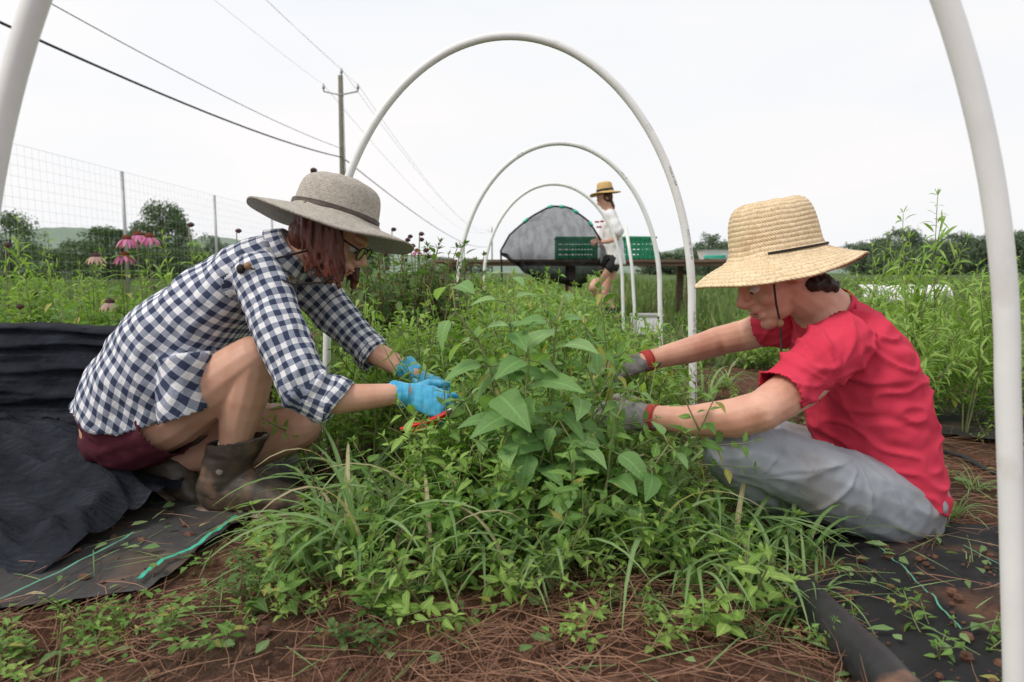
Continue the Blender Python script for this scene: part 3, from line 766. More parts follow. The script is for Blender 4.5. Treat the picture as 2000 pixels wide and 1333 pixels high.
mb.loft(secs(K, 1.69), [t[2] for t in K], [t[3] for t in K], lat=(0, 1, 0), seg=22, rnd=True)
for L in (LEG1, SH1, LEG2, SH2): mb.chain([(a, b2, c0, r*1.07) for a, b2, c0, r in L])
KN = P(1465, 925, 1.47); HP = P(1650, 880, 1.55)
def wrt(p):
    v = 0
    for Q, fq, am in ((KN, 7, .006), (HP, 8, .008)):
        d = p-Q; an = math.atan2(d.z, d.x); r = math.hypot(d.x, d.z)
        v += (1-abs(math.sin(an*fq/2+noise.noise(p*6)*1.5)))**4*am*max(0, 1-abs(r-.12)/.14)
    return v-.002+.0035*(1-abs(noise.noise(V(((p.x+p.z)*13, p.y*5, (p.z-p.x)*5)))*2.8))**2+.0010*noise.noise(p*45)
blob('trousers', mb, .0045, MT['denim'], mn, 3, (), wrt)
bp = P(1580, 1030, 1.66); boot(mn, bp, V((-1, -.1, .0)), V((0, -.35, .9)), MT['bootb'], shaft=False)
bp = P(1620, 1005, 1.80); boot(mn, bp, V((-1, .2, 0)), V((0, -.5, .85)), MT['bootb'], shaft=False)
for w, dd, nn2, c0, c1_ in ((P(1272, 815, 1.50), nd2, V((0, -.7, .7)), (1282, 816, 1.495), (1268, 814, 1.505)), (P(1260, 706, 1.85), fd2, V((0, -.5, .85)), (1271, 703, 1.855), (1256, 707, 1.85))):
    mb = MB(); hand(mb, w, dd, nn2, -1, (25, 35, 25), 6, 1.02, 1.08)
    g = blob('glove', mb, .003, MT['greyg'], mn, 2, (), wrg)
    a, b2 = P(*c0), P(*c1_); mb = MB(); mb.loft([a, a.lerp(b2, .5), b2], [.030, .030, .029], [.032, .032, .031], seg=18); mb.build('glove_cuff', MT['redcuff'], g)
hatM = frame(V((-.985, -.0, -.17)), V((-.17, .02, .985))); HC = P(1516, 503, 1.67)
hprof = [(.190, -.040), (.183, -.034), (.160, -.018), (.132, -.003), (.108, .006), (.103, .02), (.101, .055), (.096, .094), (.087, .122), (.070, .136), (.045, .137), (.02, .132), (.004, .129)]
h_ = hat(mn, HC, hatM, hprof, MT['strawhat'], .012, 1.06, .96, 3.0, .005, rows=.0115, fray=1)
mb = MB()
ring = [HC+hatM@V((.112*1.06*math.cos(t), .112*.96*math.sin(t), .014)) for t in np.linspace(.35*math.pi, .98*math.pi, 24)]
mb.loft(ring, .003, seg=6); mb.build('hat_cord', MT['cord'], h_)
mb = MB(); mb.loft([P(1514, 530, 1.588), P(1512, 560, 1.58), P(1516, 595, 1.59), P(1524, 632, 1.605), P(1526, 680, 1.58), P(1518, 770, 1.56), P(1510, 815, 1.55), P(1510, 850, 1.50)], .0026, seg=6); co_ = mb.build('chin_cord', MT['cord'], h_)
mb = MB(); mb.ell(P(1524, 632, 1.60), (.008, .008, .010)); mb.build('bead', MT['bead'], co_)
bpy.context.view_layer.update(); inv = ms.matrix_world.inverted()
def rc_(o3, d3):
    ok, loc, nrm, _ = ms.ray_cast(inv@o3, (inv.to_3x3()@d3).normalized())
    return (ms.matrix_world@loc, nrm) if ok else None
q = rc_(V((0, 0, H)), (P(1612, 872, 2)-V((0, 0, H))).normalized())
if q:
    lp = q[0]; ln_ = V((0, -1, 0)); ang = math.radians(-22)
    xr = V((math.cos(ang), 0, math.sin(ang))); yr = V((-math.sin(ang), 0, math.cos(ang)))
    def stick(x, y):
        p = lp+xr*x+yr*y; r_ = rc_(p+ln_*.08, -ln_)
        return (r_[0]+ln_*.0024) if r_ else p+ln_*.004
    me = textmesh('adidas', .012)
    for v in me.vertices: v.co = stick(v.co.x-.017, v.co.y-.012)
    link('logo', me, MT['white'], ms, False)
    for i, hgt in enumerate((.007, .011, .015)):
        x = -.009+i*.007
        mb = MB(); mb.add([stick(a, b2) for a, b2 in [(x, -.003), (x+.0045, -.003), (x+.0045-.004*hgt/.015, hgt-.003), (x-.004*hgt/.015, hgt-.001)]], [(0, 1, 2, 3)])
        mb.build('logo', MT['white'], ms, False)

# ================================================================ THIRD PERSON
B0 = P(1195, 620, 8.7); B0.z = 0
bw = thing('person', B0, 'person walking in the background in a white t-shirt, dark shorts and yellow straw hat', 'person')
Y3 = 8.7
hc = P(1180, 388, Y3); hM = frame(V((-.85, -.15, -.5)), V((-.5, 0, .85)))
mb = MB(); head(mb, hc, hM, 1.0)
mb.chain([(1190, 412, Y3, .055), (1184, 396, Y3, .05)])
T = [(1194, 508, .12, .16), (1194, 480, .10, .14), (1192, 450, .11, .16), (1191, 425, .09, .18), (1190, 412, .06, .08)]
mb.loft(secs(T, Y3), [t[2] for t in T], [t[3] for t in T], lat=(0, 1, 0), seg=16, rnd=True)
mb.chain([(1194, 422, 8.52, .045), (1204, 448, 8.48, .04), (1204, 466, 8.47, .036)]); mb.chain([(1204, 466, 8.47, .036), (1188, 472, 8.35, .03), (1176, 473, 8.28, .024)])
hand(mb, P(1176, 473, 8.28), V((-1, -.4, 0)), V((0, -.3, 1)), 1, (30, 45, 40), 3, 1, 1)
mb.chain([(1190, 422, 8.9, .045), (1182, 448, 8.95, .04), (1172, 462, 8.8, .034), (1165, 470, 8.6, .026)])
hand(mb, P(1165, 470, 8.6), V((-.5, -.9, 0)), V((0, 0, 1)), 1, (30, 45, 40), 3, 1, 1)
mb.chain([(1193, 512, 8.6, .09), (1176, 537, 8.55, .078), (1158, 562, 8.5, .058)]); mb.chain([(1158, 562, 8.5, .057), (1172, 580, 8.55, .058), (1194, 602, 8.6, .038)])
mb.chain([(1196, 512, 8.8, .09), (1190, 545, 8.8, .072), (1180, 572, 8.8, .054), (1192, 598, 8.85, .047), (1206, 622, 8.88, .036)])
blob('body', mb, .007, MT['skin'], bw, 2)
mb = MB(); S = [(1197, 518, .155, .20), (1195, 485, .150, .18), (1192, 450, .14, .18), (1191, 424, .10, .19), (1190, 411, .06, .085)]
mb.loft(secs(S, Y3), [t[2] for t in S], [t[3] for t in S], lat=(0, 1, 0), seg=20); mb.chain([(1192, 421, 8.53, .07), (1200, 437, 8.49, .075), (1206, 452, 8.46, .078)]); mb.chain([(1190, 421, 8.87, .065), (1184, 440, 8.93, .068)])
t3 = blob('shirt', mb, .01, MT['white'], bw, 2, (), lambda p: .014*noise.noise(p*12))
for i, (a, b2, w) in enumerate(((1166, 434, 10), (1176, 433, 9), (1170, 444, 12))):
    mb = MB(); mb.box(P(a, b2, 8.52), (w*.0055, .004, .022)); mb.build('shirt_print', MT['redcuff'], t3, False)
mb = MB(); mb.chain([(1194, 508, 8.6, .108), (1187, 521, 8.57, .098)]); mb.chain([(1197, 508, 8.8, .108), (1195, 521, 8.8, .098)])
blob('shorts', mb, .01, MT['black'], bw, 2)
for o0, xd, up in ((P(1203, 612, 8.6), V((-.75, 0, -.55)), V((-.55, 0, .75))), (P(1218, 626, 8.9), V((-.95, 0, -.25)), V((-.25, 0, .95)))):
    mb = MB(); Mx = frame(xd, up); mb.loft([o0+Mx@V((q, 0, .04)) for q in (.0, .06, .14, .24)], [.05, .05, .035, .025], [.04, .042, .046, .04], lat=Mx.col[1], seg=12, rnd=True)
    mb.loft([o0+Mx@V((.03, 0, .05)), o0+Mx@V((.03, 0, .13))], [.045, .05], seg=12)
    blob('shoe', mb, .008, MT['black'], bw, 1)
mb = MB(); mb.ell(hc+hM@V((-.03, 0, .01)), (.09, .085, .1), hM); mb.loft([hc+hM@V((-.06, 0, 0)), hc+V((.11, 0, -.1)), hc+V((.12, 0, -.2))], [.035, .03, .01], seg=8)
blob('hair', mb, .008, pm('brown_hair', (.10, .045, .02), (.06, .025, .012), 40, .5, .4), bw, 1)
hatM = frame(V((-.97, 0, -.12)), V((-.12, 0, .97)))
h_ = hat(bw, P(1182, 377, Y3), hatM, [(.195, -.01), (.16, .0), (.11, .006), (.104, .02), (.098, .08), (.09, .12), (.06, .135), (.0, .138)], MT['strawhat3'], .008, 1, 1, 0, .006)
band(h_, P(1182, 377, Y3), hatM, .105, .008, .045, MT['black'], 1, 1)

# ================================================================ VEGETATION
UP = V((0, 0, 1))
def grow(mL, mS, base, d, length, L, Wd, rg, step=.028, start=.15, curve=.06, r0=.003, branch=0, shape=0, whorl=2, lup=.35, droop=.25, depth=0, lfold=.25, seg=4, sz=None):
    p = V(base); d = d.normalized(); n = max(3, int(length/step)); pts = [p.copy()]; az = rg.random()*6.28
    for k in range(n):
        t = (k+1)/n
        d = (d+V((rg.gauss(0, curve), rg.gauss(0, curve), rg.gauss(0, curve)*.6+.02))).normalized()
        p = p+d*step; pts.append(p.copy())
        if t > start:
            s = (sz(t) if sz else (.55+.75*math.sin(math.pi*min(1, t*.85+.1))))*(rg.random()*.6+.6)
            az += math.pi/2+rg.gauss(0, .3)
            u = d.orthogonal().normalized(); w = d.cross(u)
            for q in range(whorl):
                if rg.random() < .15: continue
                a = az+q*2*math.pi/whorl
                o = u*math.cos(a)+w*math.sin(a)
                ld = (o+d*lup+V((0, 0, rg.gauss(0, .3)))).normalized()
                nn = (d*.9+UP*.5+V((rg.gauss(0, .35), rg.gauss(0, .35), 0)))
                pet = p+ld*(L*s*.16)
                mL.leaf(pet, ld, nn, L*s, Wd*s, rg.random(), lfold, droop+rg.random()*.4-.15, seg, shape)
            if branch and depth == 0 and rg.random() < branch and t < .8:
                a = rg.random()*6.28; o = (u*math.cos(a)+w*math.sin(a))*.8+d*.7
                grow(mL, mS, p, o, length*(1-t)*.6+.05, L*.8, Wd*.8, rg, step, .1, curve, r0*.7, 0, shape, whorl, lup, droop, 1, lfold, seg, sz)
    for q in range(3):
        a = rg.random()*6.28; mL.leaf(p, (d+V((math.cos(a), math.sin(a), 0))*.6), UP, L*.5, Wd*.45, rg.random(), lfold, .1, 3, shape)
    m = len(pts); mS.loft(pts, [max(.0006, r0*(1-.7*i/m)) for i in range(m)], seg=5)
def herb(seed, h, nst, L, Wd, mat, stem='stem', spread=.5, branch=.35, lean=.45, name='herb_plant', **k):
    rg = random.Random(seed); mL, mS = MB(), MB()
    for i in range(nst):
        a = rg.random()*6.28; r = rg.random()**.5*spread*.16
        d = V((math.cos(a)*lean*rg.random(), math.sin(a)*lean*rg.random(), 1))
        grow(mL, mS, (math.cos(a)*r, math.sin(a)*r, -.01), d, h*(.45+.65*rg.random()), L, Wd, rg, branch=branch, **k)
    t = thing(name); mL.build('foliage', MT[mat], t, attr=True); mS.build('stem', MT[stem], t)
    return t
class Pool:
    def __init__(s, protos, hs): s.p = protos; s.h = hs; s.used = [False]*len(protos)
    def put(s, i, x, y, h, label, group, cat='plant', rz=None, wide=None, tilt=(0, 0)):
        o = s.p[i]
        if s.used[i]: o = copy_tree(o)
        else: KID.setdefault(o.name, kids(o)); s.used[i] = True
        k = h/s.h[i]; w = wide or max(k, .55)
        o.location = (x, y, gz(x, y)); o.rotation_euler = (tilt[0], tilt[1], rz if rz is not None else random.random()*6.28)
        o.scale = (w, w, k); tag(o, label, cat, group); return o
tall = Pool([herb(1, .42, 9, .040, .021, 'leafA'), herb(2, .42, 10, .034, .014, 'leafB'), herb(3, .42, 8, .044, .025, 'leafA'), herb(4, .42, 9, .034, .015, 'leafC', 'redstem'), herb(5, .42, 10, .042, .014, 'leafB', shape=2, whorl=3)], [.42]*5)
low = Pool([herb(11, .2, 8, .034, .018, 'leafA', lean=1.2, spread=.8, name='low_herb'), herb(12, .2, 8, .038, .021, 'leafB', lean=1.3, spread=.8, name='low_herb'), herb(13, .2, 8, .030, .012, 'leafB', lean=1.2, spread=.8, name='low_herb'), herb(14, .2, 8, .032, .015, 'leafC', 'redstem', lean=1.3, spread=.9, name='low_herb')], [.17]*4)
bare = Pool([herb(21, .3, 13, .028, .012, 'leafC', 'drystem', lean=.9, spread=.9, start=.72, branch=.5, name='stripped_herb'), herb(22, .3, 12, .028, .012, 'leafC', 'drystem', lean=1.1, spread=.9, start=.8, branch=.5, name='stripped_herb')], [.27]*2)
wisp = Pool([herb(31, .5, 5, .034, .015, 'leafB', lean=.5, spread=.4, start=.3, branch=.5, curve=.10, name='wispy_weed'), herb(32, .5, 5, .040, .019, 'leafA', lean=.55, spread=.4, start=.35, branch=.5, curve=.10, name='wispy_weed')], [.45]*2)
NX = [400, 560, 640, 700, 780, 850, 890, 930, 1000, 1100, 1180, 1240, 1330, 1400, 1500, 1600]
NYt = [1080, 1030, 970, 920, 875, 862, 815, 765, 700, 700, 765, 845, 878, 940, 1020, 1080]
FX = [560, 650, 700, 800, 900, 1000, 1100, 1180, 1250, 1350, 1450]
FYt = [660, 640, 600, 575, 552, 546, 554, 600, 640, 690, 720]
FY2 = [660, 620, 590, 570, 545, 535, 550, 640, 655, 690, 720]
def pxof(x, y): return 1000+F*x/(y*1.0)
def allow(x, y):
    px = pxof(x, y)
    yt = np.interp(px, NX, NYt) if y < 1.95 else (np.interp(px, FX, FYt) if y < 3.6 else np.interp(px, FX, FY2))
    h = H-(yt-532)/F*y
    if y < 1.62: h = min(h, .05+(y-1.14)*.90)
    return h
rg = random.Random(21)
y = 1.19
while y < 7.6:
    stp = .125 if y < 2.0 else (.165 if y < 3 else .36)
    wr_ = .54 if y > 1.5 else .40+(y-1.19)*.4
    wl_ = .56 if y > 2.0 else (.40 if y > 1.55 else .32)
    x = -wl_
    while x < wr_:
        X = bedx(y)+x+rg.gauss(0, .035); Yy = y+rg.gauss(0, .035)
        h = allow(X, Yy)*(.70+.34*rg.random())
        px = pxof(X, Yy)
        if Yy < 1.85 and Yy > 1.4 and px < 850 and rg.random() < .6:
            bare.put(rg.choice([0, 1]), X, Yy, max(.1, min(h, .26)), 'half stripped herb plant with bare brown stems beside the crouching person', 'stripped herbs at the left of the bed', wide=.9)
        elif h > .04:
            if h < .2: low.put(rg.choice([0, 1, 2, 3, 0, 2] if px < 850 else [0, 1, 2, 2]), X, Yy, max(h, .08), 'low leafy herb plant spreading near the front and sides of the planting bed', 'low herbs in the bed', wide=.75+.35*rg.random())
            else: tall.put(rg.choice([0, 1, 2, 0, 4, 2, 4] if Yy < 2 else [0, 1, 4, 1, 4]), X, Yy, min(h, .62), 'bushy green herb plant crowded among others along the planting bed', 'bushy herbs in the bed', wide=max(.8, min(1.1, h/.42))*(1.25 if Yy > 3 else 1))
            if h > .2 and rg.random() < .22 and (px > 930 and px < 1190 or Yy > 2.1): wisp.put(rg.choice([0, 1]), X+.03, Yy, min(h*1.2, .68), 'loose wispy weed poking up above the crowded bed', 'wispy weeds in the bed', wide=.9)
        x += stp*(.85+.3*rg.random())*(1 if y < 3 else .85)
    y += stp
for px, py, Yy, i in ((940, 720, 1.5, 0), (985, 660, 1.55, 1), (1080, 650, 1.58, 1), (1130, 690, 1.5, 0), (1160, 720, 1.5, 1), (1070, 760, 1.34, 1), (900, 790, 1.44, 0), (960, 770, 1.38, 0)):
    p = P(px, py, Yy); wisp.put(i, p.x, Yy, p.z, 'tall leafy weed stem standing between the hands of the two gardeners', 'tall weeds between the hands', wide=1.0)
def basil(seed, stems, name='basil_plant', gap=.060):
    rg = random.Random(seed); mL, mS = MB(), MB()
    for (tx, ty, tz, L) in stems:
        tgt = V((tx, ty, tz)); n = max(5, int(tgt.length/gap)); pts = []
        for k in range(n+1):
            t = k/n; p = V((tx*t**1.4, ty*t**1.4, tz*t**.9)); p += V((rg.gauss(0, .008), rg.gauss(0, .008), 0)); pts.append(p)
        az = rg.random()*3
        for k in range(2, n+1):
            d = (pts[k]-pts[k-1]).normalized(); az += math.pi/2+rg.gauss(0, .3); u = d.orthogonal().normalized(); w = d.cross(u)
            t = k/n; s = (.7+.4*math.sin(math.pi*t) if k < n else .6)*(.65+.5*rg.random())
            for q in range(2):
                if rg.random() < .10: continue
                a = az+q*math.pi+rg.gauss(0, .25); o = u*math.cos(a)+w*math.sin(a); ld = (o+d*.2+V((0, 0, rg.gauss(-.1, .35)))).normalized()
                pe = pts[k]+ld*.022; mS.loft([pts[k], pe], .0014, seg=5)
                mL.leaf(pe, ld, d*.4+UP*.7+V((rg.gauss(0, .3), -.35, 0)), L*s, L*.68*s, rg.random(), .18, .2+rg.random()*.6, 9, 3)
            if rg.random() < .7:
                for q in range(2):
                    a = az+math.pi/2+q*math.pi; o = u*math.cos(a)+w*math.sin(a); mL.leaf(pts[k], (o+d*1.2).normalized(), UP, L*.4, L*.22, rg.random(), .25, .2, 4, 0)
        mS.loft(pts, [.004*(1-.6*i/n) for i in range(n+1)], seg=7)
    t = thing(name); mL.build('foliage', MT['basil'], t, attr=True); mS.build('stem', MT['stem'], t); return t
b_ = basil(3, [(-.05, .0, .61, .084), (.06, -.02, .57, .080), (-.17, -.04, .59, .084), (.12, .0, .47, .074), (-.02, -.05, .50, .078)])
b_.location = (.045, 1.36, .02); tag(b_, 'tall large-leaved plant rising in the middle of the bed between the two gardeners', 'plant')
b_ = basil(8, [(.07, 0, .38, .065), (-.07, -.03, .33, .06), (.14, -.02, .28, .058)])
b_.location = (.16, 1.33, .02); tag(b_, 'shorter large-leaved plant just right of the tall one at the bed front', 'plant')
b_ = basil(15, [(-.05, 0, .34, .06), (.06, 0, .32, .058)])
b_.location = (-.05, 1.42, .02); tag(b_, 'shorter large-leaved plant beside the blue gloved hand', 'plant')

def clump(seed, nb, L, W, out):
    rg = random.Random(seed); mb = MB()
    for i in range(nb):
        a = rg.random()*6.28; ln = L*(.5+.6*rg.random()); o = V((math.cos(a), math.sin(a), 0)); el = out*(.3+rg.random())
        p = V((rg.gauss(0, .012), rg.gauss(0, .012), -.01)); d = (UP+o*el).normalized(); pts = [p]; ns = 10; ws = [W*.35]
        fall = .13+.16*rg.random()
        for k in range(ns):
            d = (d+V((rg.gauss(0, .03), rg.gauss(0, .03), -fall))+o*.06).normalized() if k > 1 else d
            p = p+d*ln/ns
            if p.z < .004: p.z = .004+.004*rg.random()
            pts.append(p); t = (k+1)/ns; ws.append(W*.5*(1-t**2.2)+.0003)
        side = V((-o.y, o.x, 0)); tw = rg.gauss(0, .5); side = (side+UP*tw*.4).normalized()
        vs = []; at = []; r = rg.random()
        for k, p in enumerate(pts): vs += [p-side*ws[k]+UP*ws[k]*.3, p, p+side*ws[k]+UP*ws[k]*.3]; at += [(-1, k/ns, r), (0, k/ns, r), (1, k/ns, r)]
        mb.add(vs, [q for k in range(ns) for q in ((3*k, 3*k+1, 3*k+4, 3*k+3), (3*k+1, 3*k+2, 3*k+5, 3*k+4))], at)
    t = thing('grass_clump'); mb.build('blades', MT['grass'], t, attr=True); return t
gp = Pool([clump(1, 16, .38, .013, .7), clump(2, 20, .32, .009, .8), clump(3, 12, .46, .016, .6), clump(4, 24, .24, .005, .9)], [1]*4)
GR = [(690, 1040, .9, 2), (740, 1030, .9, 0), (760, 1100, .9, 0), (860, 1120, .8, 2), (930, 1150, .8, 2), (1010, 1140, .7, 1), (1150, 1150, .6, 0), (1260, 1150, .8, 2),
        (1380, 1080, .9, 0), (1450, 1060, 1, 1), (1480, 1000, .8, 0), (1400, 1000, 1, 1), (1560, 1110, .8, 0), (1340, 1120, .7, 1), (680, 1130, .8, 2), (500, 1170, .5, 3), (1550, 1230, .6, 3), (1320, 960, .9, 0),
        (1380, 900, .7, 1), (1900, 960, .7, 3), (1860, 1010, .5, 1), (1900, 1110, .5, 3), (1480, 1180, .6, 1), (1240, 1220, .5, 3), (820, 1200, .5, 3),
        (660, 1100, .9, 0), (720, 1150, .9, 2), (640, 1160, .7, 0), (580, 1130, .7, 1), (800, 1060, .9, 0), (980, 1090, .8, 0), (1080, 1180, .7, 2), (1190, 1100, .8, 1), (1300, 1060, .9, 2), (1430, 1130, .8, 2), (1350, 1180, .7, 0), (900, 1040, .9, 1),
        (1300, 900, .8, 2), (1250, 1000, 1, 0), (1130, 1040, .9, 2), (780, 960, .8, 1), (720, 950, .8, 3), (1320, 760, 1, 1), (1380, 780, 1, 0), (1420, 760, .9, 1),
        (1500, 1150, .8, 0), (1590, 1180, .7, 1), (1610, 1120, .6, 3), (1530, 1090, .8, 0), (1000, 1200, .6, 2), (840, 1180, .7, 2)]
for i, (px, py, k, q) in enumerate(GR):
    g = G(px, py); o = gp.put(q, g.x, g.y, k, 'arching clump of long grass blades at the edge of the planting bed', 'grass clumps round the bed', 'grass clump', wide=k)
rg = random.Random(77)
for px, py in ((560, 1240), (420, 1250), (110, 1290), (190, 1260), (700, 1280), (760, 1240), (1320, 1250), (1450, 1260), (1600, 1230), (1550, 1170), (1880, 1290), (1200, 1290), (90, 1240), (620, 1120), (540, 1150)):
    g = G(px, py); low.put(rg.randint(0, 3), g.x, g.y, .04+.04*rg.random(), 'small leafy weed sprouting through the pine straw in the foreground', 'small weeds in the foreground straw', wide=.3+.3*rg.random())

rg = random.Random(5)
for i in range(88):
    Yy = 2.5+rg.random()*2.2; X = -3.9+rg.random()*3.05
    if X > -.85-.1*(Yy-2.5): continue
    tl = rg.random() < .38
    h = H-((rg.uniform(505, 560) if tl else rg.uniform(555, 625))-532)/F*Yy
    if tl: wisp.put(rg.choice([0, 1]), X, Yy, max(.2, h), 'taller loose weed standing in the flower bed on the left', 'tall loose weeds in the left flower bed', wide=1.1)
    else: tall.put(rg.choice([3, 0, 1, 1, 4, 2]), X, Yy, max(.2, h), 'tangled leafy weed growing in the flower bed on the left', 'weeds in the left flower bed', wide=1.1)
for i in range(52):
    Yy = 2.6+rg.random()**1.2*7.5; X = .95+.1*Yy+rg.random()*(2.6+.35*Yy)
    lim = np.interp(pxof(X, Yy), [1250, 1400, 1600, 1800, 2000], [640, 600, 600, 600, 600])
    h = H-(lim+rg.uniform(-8, 45)-532)/F*Yy
    tall.put(rg.choice([1, 4, 0, 4, 2]), X, Yy, max(.12, min(h, .5)), 'leafy green crop plant growing in the rows on the right', 'crop plants on the right', wide=1.15)
for i in range(26):
    Yy = 1.85+rg.random()*2.2; X = .72+rg.random()*1.2
    low.put(rg.choice([0, 2, 3]), X, Yy, .07+.06*rg.random(), 'small low weed creeping over the path on the right of the bed', 'low weeds on the right path')

def tallplant(seed, h):
    rg = random.Random(seed); mL, mS = MB(), MB()
    for i in range(3):
        a = rg.random()*6.28
        grow(mL, mS, (math.cos(a)*.012, math.sin(a)*.012, 0), V((math.cos(a)*.16, math.sin(a)*.16, 1)), h*(.8+.22*rg.random()), .070, .013, rg, step=.032, start=.15, curve=.03, r0=.005, branch=.34, shape=2, whorl=3, lup=.7, droop=.35)
    t = thing('tall_leafy_plant'); mL.build('foliage', MT['leafB'], t, attr=True); mS.build('stem', MT['stem'], t); return t
tp = Pool([tallplant(1, .8), tallplant(2, .8), tallplant(3, .8)], [.72]*3)
for i, (px, py, Yy) in enumerate([(1850, 425, 2.7), (1905, 500, 2.6), (1790, 520, 2.8), (1745, 490, 3.3), (1680, 545, 3.6), (1940, 465, 3.0), (1830, 560, 2.4), (1990, 520, 2.6), (2050, 480, 2.7), (1725, 580, 2.8), (1655, 575, 3.2)]):
    p = P(px, py, Yy); tp.put(i % 3, p.x, p.y, p.z, 'tall narrow-leaved green plant standing behind the person in red', 'tall narrow-leaved plants on the right', wide=.75)
for i, (px, py, Yy) in enumerate([(20, 470, 3.0), (60, 540, 2.9), (350, 440, 3.4), (120, 550, 3.0), (200, 545, 3.2), (290, 505, 3.3), (400, 510, 3.5), (160, 515, 3.4)]):
    p = P(px, py, Yy); tp.put(i % 3, p.x, p.y, p.z, 'tall thin weed standing among the coneflowers on the left', 'tall weeds on the left', wide=.7)

def coneflower(px, py, Y, pink, label, k=1.0):
    hp = P(px, py, Y); b0 = V((hp.x+random.uniform(-.1, .1), Y+random.uniform(-.05, .05), 0)); t = thing('coneflower', b0, label, 'flower', 'coneflowers in the left flower bed' if px < 560 else 'coneflowers behind the grey hat')
    mL, mS = MB(), MB(); pts = []
    for i in range(11):
        s = i/10; pts.append(V((b0.x+(hp.x-b0.x)*s**.7+.01*math.sin(s*5), b0.y+(hp.y-b0.y)*s, hp.z*s)))
    mS.loft(pts, [.0042*(1-.4*i/10) for i in range(11)], seg=6)
    for i in range(1, 10):
        for q in range(4 if i < 7 else 2):
            a = random.random()*6.28; o = V((math.cos(a), math.sin(a), .4)); mL.leaf(pts[i], o, UP+o*-.3, .15*(1-.06*i), .05*(1-.06*i), random.random(), .3, .5, 5)
    mS.build('stem', MT['stem'], t); mL.build('foliage', MT['leafC'] if px > 560 else MT['leafA'], t, attr=True)
    mb = MB(); mb.ell(hp, (.014*k, .014*k, .012*k), seg=12)
    for i in range(60):
        a = i*2.4; z = 1-i/40
        if z < -.3: break
        r = math.sqrt(max(0, 1-z*z)); d = V((r*math.cos(a), r*math.sin(a), z)); c0 = hp+V((d.x*.012, d.y*.012, d.z*.010))*k
        mb.loft([c0, c0+d*.008*k], [.0018, .0003], seg=4)
    hd = mb.build('flower_head', MT['cone'] if pink == 1 else MT['coned'], t)
    if pink:
        mb = MB()
        for i in range(13):
            a = i*2*math.pi/13+random.gauss(0, .06); o = V((math.cos(a), math.sin(a), -.35+random.gauss(0, .15)))
            mb.leaf(hp+V((math.cos(a), math.sin(a), -.3))*.012*k, o, UP+o*.5, .042*k, .014*k, random.random(), .1, .6, 4, 2)
        mb.build('petals', MT['petal'] if pink == 1 else MT['petalf'], hd, attr=True)
random.seed(3)
for i, (px, py, Y, pk) in enumerate([(248, 466, 2.8, 1), (270, 458, 2.9, 1), (292, 462, 2.85, 1), (243, 498, 2.8, 1), (187, 500, 3.1, 2), (373, 440, 3.0, 0), (466, 452, 3.2, 0), (16, 480, 2.9, 0), (70, 575, 2.9, 0), (215, 590, 2.8, 2), (300, 565, 3.0, 0), (40, 600, 2.7, 0)]):
    lab = {1: 'pink coneflower with drooping petals standing above the left flower bed', 2: 'faded pale coneflower low in the left flower bed', 0: 'dried dark coneflower seed head on a thin stem in the left flower bed'}[pk]
    if (px, py) == (243, 498): lab = 'lowest pink coneflower, just below the group of three pink blooms'
    coneflower(px, py, Y, pk, lab, 1 if pk else .8)
for i in range(15):
    px = 740+random.random()*100; py = 440+random.random()*80+abs(px-790)*.4
    if i == 0: px, py = 613, 334
    coneflower(px, py, 3.0+random.random()*.5 if i else 2.6, 1 if i == 5 else 0, 'dark seed head poking up right behind the crown of the grey hat' if i == 0 else ('single small pink coneflower in the clump of dark seed heads right of the grey hat' if i == 5 else 'dark coneflower seed head in the clump behind the bed right of the grey hat'), .72)
for i in range(9):
    p = P(735+i*14, 480+14*(i % 3), 3.1+.1*(i % 2)); tall.put(3, p.x, p.y, p.z+.05, 'dark leafy plant under the clump of seed heads right of the grey hat', 'dark plants right of the grey hat')

# ---------------------------------------------------------------- loose ground stuff
rg = random.Random(9)
FLq = [G(-250, 1235), G(285, 1172), G(640, 905), G(250, 860)]; FRq = [G(1770, 1420), G(2350, 1420), G(2150, 1035), G(1500, 1045)]
def inq(q, x, y):
    s = 0
    for i in range(4):
        a, b2 = q[i], q[(i+1) % 4]; c_ = (b2.x-a.x)*(y-a.y)-(b2.y-a.y)*(x-a.x)
        if c_ < 0: s += 1
    return s in (0, 4)
def lift(x, y): return .022 if (inq(FRq, x, y) or inq(FLq, x, y)) else 0
mb = MB()
for i in range(34000):
    Y = .55+rg.random()**1.4*2.6; X = rg.uniform(-.8*Y-.1, .8*Y+.1)
    dn = noise.noise(V((X*3.5, Y*3.5, 7)))
    if dn < -.05 and rg.random() < .8: continue
    if Y > 1.5 and abs(X-bedx(Y)) < .6 and rg.random() < .7: continue
    lf_ = lift(X, Y)
    if lf_ and rg.random() < (.93 if X > 0 else .96): continue
    z = gz(X, Y)+.002+.016*rg.random()+lf_; a = rg.random()*6.28; d = V((math.cos(a), math.sin(a), rg.gauss(0, .14))); L = .04+.11*rg.random(); s = V((-d.y, d.x, 0)); bend = rg.gauss(0, .35)
    p = V((X, Y, z)); pts = []
    for k in range(4):
        q = p+d*L*k/3+s*bend*L*(k/3)**2; q.z = max(q.z, gz(q.x, q.y)+.0015+lf_) if k % 3 == 0 else max(q.z, z-.004); pts.append(q)
    mb.ribbon(pts, [.0005, .0008, .0008, .0004], (s+UP*.6).normalized(), rg.random())
tag(mb.build('pine_straw', MT['straw'], attr=True), 'reddish brown pine needle mulch strewn over the soil', 'mulch', kind='stuff')
mb = MB()
for i in range(3400):
    Y = .7+rg.random()**1.3*3; X = rg.uniform(-.8*Y, .8*Y+.1); r = .002+.010*rg.random()**4
    mb.ell((X, Y, gz(X, Y)+r*.3+lift(X, Y)*.9), (r*(.7+.6*rg.random()), r, r*.75), seg=6, rings=4)
